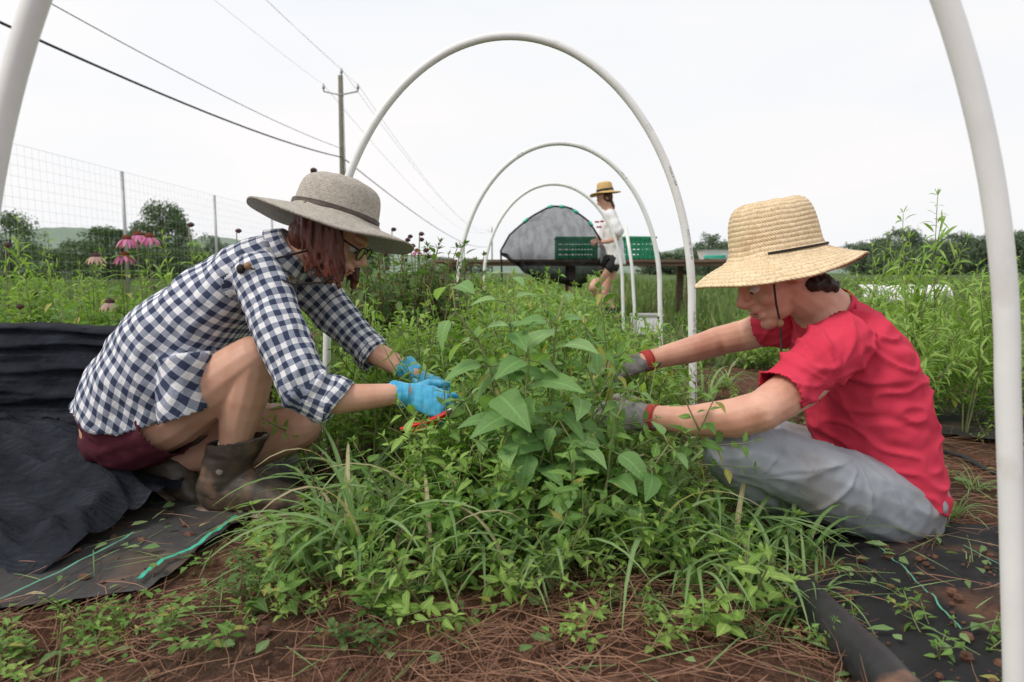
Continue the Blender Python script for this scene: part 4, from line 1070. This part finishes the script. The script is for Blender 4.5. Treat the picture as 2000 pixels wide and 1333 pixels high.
tag(mb.build('soil_clods', pm('soil_clod', (.17, .080, .05), (.08, .042, .030), 40, .95, .8, 200, .004), smooth=False), 'crumbs and clods of red brown soil scattered over the ground', 'soil', kind='stuff')
mb = MB()
for i in range(950):
    Y = .75+rg.random()**1.0*3.6; X = rg.uniform(-.8*Y, .85*Y)
    if noise.noise(V((X*2.2, Y*2.2, 1))) < (.12 if Y < 1.3 else -.05) or lift(X, Y): continue
    k = rg.randint(3, 7); z = gz(X, Y); a0 = rg.random()*6.28; sz = .010+.018*rg.random()
    for q in range(k):
        a = a0+q*6.28/k; o = V((math.cos(a), math.sin(a), .25+.5*rg.random())); mb.leaf(V((X, Y, z+.004+.03*rg.random()))+o*.008, o, UP, sz*(.7+.6*rg.random()), sz*.55, rg.random(), .2, .4, 3)
tag(mb.build('ground_weeds', MT['leafA'], attr=True), 'small green seedlings and clover sprinkled over the soil', 'weeds', kind='stuff')
mb = MB()
for i in range(560):
    Y = .8+rg.random()*1.4; X = rg.uniform(-.8*Y, .85*Y); z = gz(X, Y)+.014+lift(X, Y); a = rg.random()*6.28
    if rg.random() < .6: mb.leaf(V((X, Y, z)), V((math.cos(a), math.sin(a), .05)), V((rg.gauss(0, .4), rg.gauss(0, .4), 1)), .015+.03*rg.random(), .010+.01*rg.random(), rg.random(), .3, .1, 3)
    else: mb.leaf(V((X, Y, z)), V((math.cos(a), math.sin(a), .02)), UP, .06+.12*rg.random(), .004, rg.random(), .3, .05, 4, 1)
tag(mb.build('cut_leaves', MT['grass'], attr=True), 'wilted cut leaves and stalks lying on the ground', 'leaf litter', kind='stuff')
mb = MB()
for i in range(30000):
    Y = 4.5+rg.random()**1.6*40; X = rg.uniform(-.85*Y-1, .85*Y+1)
    if abs(X-bedx(Y)) < .5 and Y < 8: continue
    row = math.sin(X*2.6+.2*Y)*.5+.5 if X > 0 else .6
    pt = max(0, noise.noise(V((X*.5, Y*.25, 4)))+.3)*1.6
    h = (.08+.20*rg.random())*(.4+row)*(1 if Y > 7 else .7)*(.6+pt); w = .008+.0015*Y; a = rg.random()*6.28
    mb.add([(X-w*math.cos(a), Y-w*math.sin(a), 0), (X+w*math.cos(a), Y+w*math.sin(a), 0), (X+rg.gauss(0, .08), Y+rg.gauss(0, .05), h)], [(0, 1, 2)], [(.5, 0, rg.random())]*3)
tag(mb.build('field_grass', leafmat('field_grass', (.075, .125, .04), (.16, .23, .075), (.28, .26, .12), trans=.3), attr=True, smooth=False), 'green grass and crop rows covering the far field', 'grass', kind='stuff')

# ---------------------------------------------------------------- fabrics
def sheet(name, quad, nu, nv, mat, parent, zoff=.012, amp=.006, edge=.02):
    a, b2, c, d = quad; mb = MB(); vs = []; at = []
    for j in range(nv+1):
        for i in range(nu+1):
            u = i/nu; v = j/nv; p = a.lerp(b2, u).lerp(d.lerp(c, u), v)
            if i in (0, nu) or j in (0, nv): p = p+V((noise.noise(p*7), noise.noise(p*7+V((4, 0, 0))), 0))*edge
            z = max(gz(p.x, p.y), 0)+zoff+amp*(noise.noise(V((p.x*5, p.y*5, 2)))+.5*abs(noise.noise(V((p.x*14+p.y*9, p.y*5, 4)))))
            vs.append((p.x, p.y, z)); at.append((p.x, p.y, 0))
    mb.add(vs, [(j*(nu+1)+i, j*(nu+1)+i+1, (j+1)*(nu+1)+i+1, (j+1)*(nu+1)+i) for j in range(nv) for i in range(nu)], at)
    return mb.build(name, mat, parent, attr=True)
def stripe_on(pts, w, parent, name='stripe', zo=.024, mat='line'):
    mb = MB(); P2 = []
    for a, b2 in zip(pts, pts[1:]):
        for k in range(14): P2.append(a.lerp(b2, k/14))
    P2.append(pts[-1]); q = []
    for p in P2: q.append(V((p.x, p.y, max(gz(p.x, p.y), 0)+zo+.003*noise.noise(p*20))))
    vs = []
    for i, p in enumerate(q):
        t = (q[min(i+1, len(q)-1)]-q[max(i-1, 0)]); s = V((-t.y, t.x, 0)).normalized(); vs += [p-s*w, p+s*w]
    mb.add(vs, [(2*i, 2*i+1, 2*i+3, 2*i+2) for i in range(len(q)-1)])
    return mb.build(name, MT[mat], parent)
fl = thing('ground_cloth', G(300, 1080), 'dark grey woven ground cloth with green stripes under the crouching person', 'ground cloth')
sheet('cloth', FLq, 60, 40, MT['fabricg'], fl, .018)
stripe_on([G(268, 1165), G(320, 1120), G(390, 1094), G(430, 1060), G(462, 1030)], .005, fl, zo=.031, mat='teal')
stripe_on([G(0, 1205), G(60, 1178), G(160, 1125), G(262, 1070)], .0028, fl, zo=.034)
fr_ = thing('ground_cloth', G(1800, 1150), 'black woven ground cloth with a thin green line on the right of the bed', 'ground cloth')
sheet('cloth', FRq, 60, 50, MT['fabric'], fr_, .014)
stripe_on([G(1690, 1062), G(1780, 1150), G(1875, 1255)], .0018, fr_, zo=.024)
stripe_on([G(1880, 1085), G(1960, 1130), G(2060, 1190)], .0018, fr_, zo=.024)
o = sheet('ground_cloth', (G(1780, 850), G(2100, 880), G(2100, 775), G(1800, 775)), 40, 20, MT['fabricg'], None, .016)
tag(o, 'grey strip of ground cloth on the path behind the back of the person in red', 'ground cloth')
prof = [(2.62, .0), (2.46, .20), (2.36, .41), (2.28, .455), (2.22, .450), (2.18, .36), (2.15, .2), (2.08, .09), (1.92, .075), (1.72, .06), (1.5, .035), (1.30, .018)]
mb = MB(); vs = []; at = []; nu, nv = 170, 230
cum = [0]
for a, b2 in zip(prof, prof[1:]): cum.append(cum[-1]+math.dist(a, b2))
def ridge(p): return (1-abs(noise.noise(p))*2.4)
for j in range(nv+1):
    s = cum[-1]*j/nv; Y = np.interp(s, cum, [p[0] for p in prof]); Z = np.interp(s, cum, [p[1] for p in prof])
    xr = np.interp(Y, [1.28, 1.5, 1.77, 2.1, 2.3], [-.97, -.93, -.88, -.97, -.98])
    for i in range(nu+1):
        u = i/nu; X = -2.9+(xr+2.9)*u
        fl_ = 1 if Y < 2.1 else .12
        wx = X+.15*noise.noise(V((X*2, Y*2, 4)))
        rd = max(0, ridge(V((wx*2.2+Y*2.8, (Y-wx*.6)*1.0, 0))))
        r2 = max(0, ridge(V((wx*5+Y*8, (Y-wx*.7)*1.8, 6))))**2
        r3 = max(0, ridge(V((wx*9+Y*16, (Y-wx*.7)*3.0, 9))))**2
        zz = Z+fl_*((.055*rd**1.5+.040*r2+.018*r3)*min(1, (Y-1.28)*5)+.005*noise.noise(V((X*22+Y*12, Y*9, 1))))
        yy = Y+(.03*noise.noise(V((X*2, Z*5, 5)))-.028*max(0, ridge(V((X*1.0+Z*2, Z*13, 8))))**2-.012*max(0, ridge(V((X*2.0-Z*2, Z*34, 3))))**2+.006*noise.noise(V((X*14, Z*30, 2))) if Z > .1 else 0)
        zz += .008*noise.noise(V((X*2.2, 1, 3))) if Z > .3 else 0
        if j == nv: zz = .014
        zz = max(zz, gz(X, yy)+.012)
        dr = min(1, max(0, (u-.93)/.07)); zz = zz*(1-dr*.35)
        vs.append((X+.02*noise.noise(V((Y*9, 2, 2)))*u, yy, zz)); at.append((X, s, 0))
mb.add(vs, [(j*(nu+1)+i, j*(nu+1)+i+1, (j+1)*(nu+1)+i+1, (j+1)*(nu+1)+i) for j in range(nv) for i in range(nu)], at)
o = mb.build('shade_cloth', MT['shade'], attr=True); tag(o, 'black woven shade cloth bunched up in folds at the far left beside the crouching person', 'shade cloth')
mb = MB(); a, b2 = G(1560, 1185), G(1850, 1500); pts = [a.lerp(b2, i/16) for i in range(17)]
pts = [V((p.x+.004*noise.noise(p*9), p.y, gz(p.x, p.y)*.3+.032)) for p in pts]
mb.loft(pts, [.036+.004*noise.noise(p*14) for p in pts], seg=20); tag(mb.build('black_tube', MT['pipe']), 'thick black plastic tube lying on the ground at lower right', 'tube')
mb = MB(); pts = [G(1830, 890), G(1880, 905), G(1925, 925), G(1990, 950), G(2100, 985)]; mb.loft([V((p.x, p.y, gz(p.x, p.y)+.02)) for p in pts], .008, seg=10); tag(mb.build('drip_line', MT['pipe']), 'thin black irrigation hose on the soil behind the person in red', 'hose')

# ---------------------------------------------------------------- net, table, crates
nt_ = thing('net_cover', P(1080, 640, 7.6), 'black see-through net cover on a bent frame with teal clips in front of the crates', 'net')
top = [(978, 490), (996, 458), (1035, 425), (1075, 403), (1112, 405), (1150, 432), (1174, 470)]; bot = [(980, 500), (1006, 520), (1030, 536), (1070, 556), (1125, 560), (1170, 545), (1192, 508)]
def ip(L, t): xs_ = np.linspace(0, 1, len(L)); return np.interp(t, xs_, [q[0] for q in L]), np.interp(t, xs_, [q[1] for q in L])
mb = MB(); vs = []; at = []
for j in range(41):
    v = j/40
    for i in range(61):
        u = i/60; a = ip(top, u); b2 = ip(bot, u); px = a[0]+(b2[0]-a[0])*v; py = a[1]+(b2[1]-a[1])*v
        Yn = 7.6-.40*math.sin(math.pi*v*.8)*math.sin(math.pi*u)+.07*noise.noise(V((u*5+v*4, v*3, 0)))-(.14*v*max(0, ridge(V((u*5-v*2, v*4+u*3, 2)))))+.02*noise.noise(V((u*24, v*16, 0)))
        p = P(px, py+(4+8*v)*noise.noise(V((u*8, v*4, 3))), Yn); vs.append(p); at.append((u, v, 0))
mb.add(vs, [(j*61+i, j*61+i+1, (j+1)*61+i+1, (j+1)*61+i) for j in range(40) for i in range(60)], at); mb.build('netting', MT['net'], nt_, attr=True)
mb = MB(); pts = [P(985, 650, 7.62)]+[P(*ip(top, t), 7.6) for t in np.linspace(0, 1, 20)]; mb.loft(pts, .010, seg=8); mb.build('frame', MT['black'], nt_)
for t in (.3, .5, .6, .72, .86):
    a, b2 = P(*ip(top, t-.02), 7.59), P(*ip(top, t+.02), 7.59); mb = MB(); mb.loft([a, b2], .018, seg=10); mb.build('clip', MT['teal'], nt_)

tb = thing('work_table', P(1140, 660, 9.7), 'long weathered wooden work table across the far end of the bed', 'table')
tb.location.z = 0
xa, xb = P(855, 515, 9.7).x, P(1428, 515, 9.7).x; ztop = P(1000, 508, 9.7).z
for k in range(4):
    mb = MB(); mb.box(((xa+xb)/2, 9.4+k*.2, ztop-.02), (xb-xa, .185, .035)); mb.build('tabletop_board', MT['wood'], tb, False)
mb = MB(); mb.box(((xa+xb)/2, 9.36, ztop-.065), (xb-xa-.06, .035, .05)); mb.build('apron', MT['wood'], tb, False)
for x in (xa+.12, (xa+xb)/2-.2, P(1338, 540, 9.7).x):
    for yy in (9.42, 10.0):
        mb = MB(); mb.box((x, yy, (ztop-.04)/2), (.09, .07, ztop-.045)); mb.build('leg', MT['wood'], tb, False)
def crate(c, w, d, h, label, rz=0):
    t = thing('crate', c, label, 'crate', None); M = Matrix.Rotation(rz, 3, 'Z')
    mb = MB(); mb.box(c+V((0, 0, .01)), (w*.92, d*.92, .02), M); mb.build('base', MT['crate'], t, False)
    for sx_, sy_, ww, dd_ in ((0, -1, w, .012), (0, 1, w, .012), (-1, 0, .012, d), (1, 0, .012, d)):
        mb = MB(); cx = c+M@V((sx_*(w/2-.006), sy_*(d/2-.006), 0))
        for q in range(4): mb.box(cx+V((0, 0, h*(.12+.24*q))), (ww, dd_, h*.15), M)
        n_ = 6
        for q in range(n_+1):
            f = -0.5+q/n_; mb.box(cx+M@V((f*(ww-.02) if sx_ == 0 else sx_*.008, f*(dd_-.02) if sx_ else sy_*.008, h*.5)), (.018, .018, h), M)
        mb.build('side_panel', MT['crate'], t, False)
    mb = MB()
    for sx_, sy_, ww, dd_ in ((0, -1, w+.04, .04), (0, 1, w+.04, .04), (-1, 0, .04, d-.04), (1, 0, .04, d-.04)): mb.box(c+M@V((sx_*w/2, sy_*d/2, h)), (ww, dd_, .026), M)
    mb.build('rim', MT['crate'], t, False)
c = P(1238, 508, 9.7); crate(V((c.x, 9.7, ztop+.003)), .42, .45, .30, 'bright green plastic crate on the table beside the person in white', .25)
c = P(1125, 508, 9.7); crate(V((c.x, 9.75, ztop+.003)), .55, .40, .30, 'green plastic crate on the table seen through the black net')
c = P(1398, 500, 9.7); mb = MB()
vs = []
for z, w, d in ((0, .20, .15), (.13, .24, .18), (.135, .26, .2), (.135, .225, .165), (.03, .19, .14)):
    vs += [(c.x+a*w, 9.65+b2*d, ztop+.004+z) for a, b2 in ((-1, -1), (1, -1), (1, 1), (-1, 1))]
mb.add(vs, [(i*4+k, i*4+(k+1) % 4, (i+1)*4+(k+1) % 4, (i+1)*4+k) for i in range(4) for k in range(4)]+[(3, 2, 1, 0), (16, 17, 18, 19)])
tag(mb.build('plastic_tub', MT['white'], smooth=False), 'white plastic tub standing on the right end of the work table', 'tub')
mb = MB(); pts = []
for i in range(60):
    t = i/59*6.28*3; pts.append(V((P(1400, 510, 9.4).x+.14*math.cos(t), 9.5+.09*math.sin(t), ztop+.012+i*.0007)))
mb.loft(pts, .01, seg=8); tag(mb.build('garden_hose', MT['teal']), 'coil of green hose in front of the white tub on the table', 'hose')
g = G(1262, 655); bx = thing('storage_box', (g.x, g.y, 0), 'white lidded box standing on the ground right of the walking person', 'box')
mb = MB(); mb.box((g.x, g.y, .10), (.28, .22, .19)); b0 = mb.build('box_body', MT['white'], bx, False); md = b0.modifiers.new('b', 'BEVEL'); md.width = .012
mb = MB(); mb.box((g.x, g.y, .206), (.30, .24, .02)); b0 = mb.build('lid', pm('grey_lid', (.4, .4, .38)), bx, False)
mb = MB(); a = P(1675, 566, 15); vs = []
for i in range(13):
    for j in range(9):
        t = math.pi*j/8; vs.append((a.x+i*.16+.02*noise.noise(V((i, j, 0))), 15+.3*math.cos(t), .0+.36*math.sin(t)))
mb.add(vs, [(i*9+j, i*9+j+1, (i+1)*9+j+1, (i+1)*9+j) for i in range(12) for j in range(8)]); tag(mb.build('row_cover', MT['white']), 'pale row cover tunnel low in the field behind the person in red', 'row cover')

# ---------------------------------------------------------------- fence
fy = [8.5, 12.4, 16.2, 20.0, 23.8, 27.6, 31.4]; fx_ = -6.95; FH = 2.42
for i, y in enumerate(fy):
    mb = MB(); mb.loft([(fx_, y, -.05), (fx_, y, FH)], .03, seg=8)
    tag(mb.build('fence_post', MT['metal']), ['', 'grey metal fence post nearest the left edge of the view', 'second grey metal fence post, right of the round tree', '', '', '', ''][i] or 'grey metal fence post of the wire fence line', 'fence post', 'posts of the wire fence')
mb = MB()
for k in range(17):
    z = .05+k*.148; mb.loft([(fx_, 6.5, z), (fx_, 31.4, z)], .0013 if k < 16 else .002, seg=4)
y = 6.5
while y < 31.4: mb.loft([(fx_, y, .05), (fx_, y, FH)], .0012, seg=4); y += .15
tag(mb.build('wire_fence', MT['wire'], smooth=False), 'tall square wire mesh fence on the left of the field', 'fence')

# ---------------------------------------------------------------- utility poles and wires
def upole(x, y, h, label):
    t = thing('utility_pole', (x, y, 0), label, 'utility pole')
    mb = MB(); mb.loft([(x, y, -.5), (x, y, h*.5), (x, y, h)], [.17, .145, .11], seg=14); mb.build('pole', MT['pole'], t)
    mb = MB(); mb.loft([(x-.78, y, h-.70), (x, y-.1, h-.88), (x+.78, y, h-.70)], .035, seg=8); mb.build('crossarm', MT['metal'], t)
    for dx, z in ((-.78, h-.68), (.78, h-.68), (.05, h)):
        mb = MB(); mb.loft([(x+dx, y, z), (x+dx, y, z+.08), (x+dx, y, z+.10), (x+dx, y, z+.2), (x+dx, y, z+.32)], [.03, .03, .07, .06, .03], seg=10); mb.build('insulator', MT['metal'], t)
    mb = MB(); mb.loft([(x+.12, y-.1, .2), (x+.12, y-.1, h-1)], .02, seg=6); mb.build('conduit', MT['metal'], t)
    return t
hp_ = P(665, 148, 32); X1 = hp_.x; Z1 = hp_.z
upole(X1, 32, Z1, 'weathered wooden utility pole behind the grey sun hat')
fp = P(961, 446, 150); upole(fp.x, 150, fp.z, 'tiny far utility pole above the field near the black net')
def wire(a, b2, sag, r, label):
    mb = MB(); pts = []
    for i in range(49):
        t = i/48; p = V(a).lerp(V(b2), t); p.z -= 4*sag*t*(1-t); pts.append(p)
    mb.loft(pts, r, seg=5); tag(mb.build('power_line', MT['cable']), label, 'power line')
near = (X1-1.5, -14)
wire((X1, 32, P(665, 308, 32).z), (near[0], near[1], 6.2), 1.3, .026, 'thick black cable crossing the upper left sky, lowest of the lines')
wire((X1, 32, P(665, 291, 32).z), (near[0]+.2, near[1], 6.9), 1.1, .011, 'thin cable just above the thick black cable in the upper left sky')
wire((X1-.78, 32, Z1-.4), (near[0]-.8, near[1], 10), .8, .004, 'fine line running left from the left insulator of the near pole')
wire((X1+.05, 32, Z1+.3), (near[0], near[1], 10.6), .8, .004, 'fine line running left from the top of the near pole')
wire((X1+.78, 32, Z1-.4), (near[0]+.8, near[1], 10), .8, .004, 'fine line running left from the right insulator of the near pole')
for dx, z1, z2, r, s, lb in ((-.78, Z1-.4, fp.z-.4, .007, 3, 'fine line receding from the left insulator toward the far pole'), (.78, Z1-.4, fp.z-.4, .007, 3, 'fine line receding from the right insulator toward the far pole'), (.05, Z1+.3, fp.z+.3, .007, 3, 'fine line receding from the pole top toward the far pole'), (0, P(665, 308, 32).z, 6.5, .028, 1.8, 'thick cable receding low from the near pole toward the far pole')):
    wire((X1+dx, 32, z1), (fp.x+dx, 150, z2), s, r, lb)

# ---------------------------------------------------------------- trees
def tree(seed, h, w, mat, trunk=.3, nc=60, per=75, leaf=.3):
    rg = random.Random(seed); mS, mL = MB(), MB()
    mS.loft([(0, 0, -.3), (.1, 0, h*.35), (-.1, .1, h*.7), (0, 0, h*.92)], [h*.03, h*.022, h*.012, h*.004], seg=8)
    for i in range(nc):
        z = trunk+(1-trunk)*rg.random()**.8; prof_ = math.sin(math.pi*min(1, (z-trunk)/(1-trunk)*.82+.14))**.6
        a = rg.random()*6.28; r = w/2*prof_*(.35+.65*rg.random()**.5); c = V((r*math.cos(a), r*math.sin(a), z*h*.95))
        if i < 12: mS.loft([(0, 0, h*(.2+.5*rg.random())), c*.6+V((0, 0, c.z*.25)), c], [h*.010, h*.006, h*.002], seg=5)
        cr = w*(.10+.08*rg.random())
        for k in range(per):
            d = V((rg.gauss(0, 1), rg.gauss(0, 1), rg.gauss(0, .8))).normalized()*cr*rg.random()**.4
            n2 = V((rg.gauss(0, 1), rg.gauss(0, 1), rg.gauss(0, 1)+.5)).normalized(); u = n2.orthogonal().normalized(); v = n2.cross(u); s = leaf*(.5+rg.random())
            p = c+d; mL.add([p-u*s*.5, p+v*s*.3, p+u*s*.5, p-v*s*.3], [(0, 1, 2, 3)], [(.5, .1, rg.random())]*4)
    t = thing('tree'); mS.build('trunk', MT['bark'], t); mL.build('crown', MT[mat], t, attr=True, smooth=False); return t
tr1 = Pool([tree(1, 9, 8, 'treeA', .12, 110, 90), tree(2, 9, 7, 'treeA', .05, 80), tree(6, 9, 9, 'treeA', .02, 80)], [9]*3)
tr2 = Pool([tree(3, 10, 10, 'treeF', .02, leaf=.5), tree(4, 10, 12, 'treeF', .04, leaf=.5), tree(5, 10, 8, 'treeF', .02, leaf=.5)], [10]*3)
def tput(pool, i, px, py, Y, label, group=None, wide=None):
    p = P(px, py, Y); o = pool.put(i, p.x, Y, p.z, label, group, 'tree', wide=wide or p.z/pool.h[i]*1.0); o.location.z = 0
tput(tr1, 0, 313, 398, 70, 'round dark tree rising above the hedge between the two fence posts', wide=.68)
tput(tr1, 1, 205, 445, 55, 'dark bushy tree left of the first fence post', wide=.8)
tput(tr1, 2, 15, 418, 48, 'dark tree cut by the left edge of the view', wide=.5)
for px, py in ((50, 480), (110, 488), (160, 470), (-60, 440), (250, 478), (350, 486), (290, 492), (390, 492)): tput(tr1, 2, px, py, 60, 'low dark bushy tree in the hedge behind the wire fence', 'hedge trees behind the fence', .6)
rg = random.Random(8)
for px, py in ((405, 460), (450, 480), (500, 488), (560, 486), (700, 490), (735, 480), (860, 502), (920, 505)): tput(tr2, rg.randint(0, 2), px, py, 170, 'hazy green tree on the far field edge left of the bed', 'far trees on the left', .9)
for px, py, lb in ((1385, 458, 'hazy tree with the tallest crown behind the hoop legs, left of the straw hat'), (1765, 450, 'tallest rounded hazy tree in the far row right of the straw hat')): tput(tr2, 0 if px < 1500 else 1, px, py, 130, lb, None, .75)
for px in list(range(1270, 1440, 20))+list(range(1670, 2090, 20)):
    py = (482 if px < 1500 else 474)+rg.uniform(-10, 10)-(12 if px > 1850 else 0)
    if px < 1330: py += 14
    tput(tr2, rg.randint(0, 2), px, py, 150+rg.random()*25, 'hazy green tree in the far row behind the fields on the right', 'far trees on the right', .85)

# ---------------------------------------------------------------- world, light, camera
w = bpy.data.worlds.new('World'); SC.world = w; w.use_nodes = True; nt = w.node_tree
bg = nt.nodes['Background']; bg.inputs[1].default_value = .1
sky = nt.nodes.new('ShaderNodeTexSky'); sky.sky_type = 'NISHITA'; sky.sun_disc = False; sky.sun_elevation = math.radians(42); sky.sun_rotation = math.radians(-60); sky.dust_density = 4
tc = nt.nodes.new('ShaderNodeTexCoord'); mp = nt.nodes.new('ShaderNodeMapping'); mp.inputs['Scale'].default_value = (1, 1, 3.2); nt.links.new(tc.outputs['Generated'], mp.inputs[0])
nz = nt.nodes.new('ShaderNodeTexNoise'); nz.inputs['Scale'].default_value = 1.9; nz.inputs['Detail'].default_value = 6; nt.links.new(mp.outputs[0], nz.inputs[0])
mr = nt.nodes.new('ShaderNodeMapRange'); mr.inputs[1].default_value = .35; mr.inputs[2].default_value = .62; mr.inputs[3].default_value = 0; mr.inputs[4].default_value = 1; nt.links.new(nz.outputs[0], mr.inputs[0])
cl = mixc(nt, mr.outputs[0], (9.35, 9.6, 9.95), (10.2, 10.0, 10.0))
cl = mixc(nt, .96, sky.outputs[0], cl)
nt.links.new(cl, bg.inputs[0])
sd = bpy.data.lights.new('Sun', 'SUN'); sd.energy = 2.0; sd.angle = math.radians(16); sd.color = (1, .94, .86)
so = bpy.data.objects.new('Sun', sd); COL.objects.link(so)
so.rotation_euler = V((.58, .38, -.72)).to_track_quat('-Z', 'Y').to_euler()
cd_ = bpy.data.cameras.new('Camera'); cam = bpy.data.objects.new('Camera', cd_); COL.objects.link(cam)
cam.location = (0, 0, H); cam.rotation_euler = (math.radians(90)-PH, 0, 0); cd_.lens = 24; cd_.sensor_width = 36; cd_.clip_start = .05; cd_.clip_end = 8000
cd_.dof.use_dof = True; cd_.dof.focus_distance = 1.75; cd_.dof.aperture_fstop = 5.0
SC.camera = cam
SC.view_settings.view_transform = 'Standard'; SC.view_settings.look = 'None'; SC.view_settings.exposure = 0
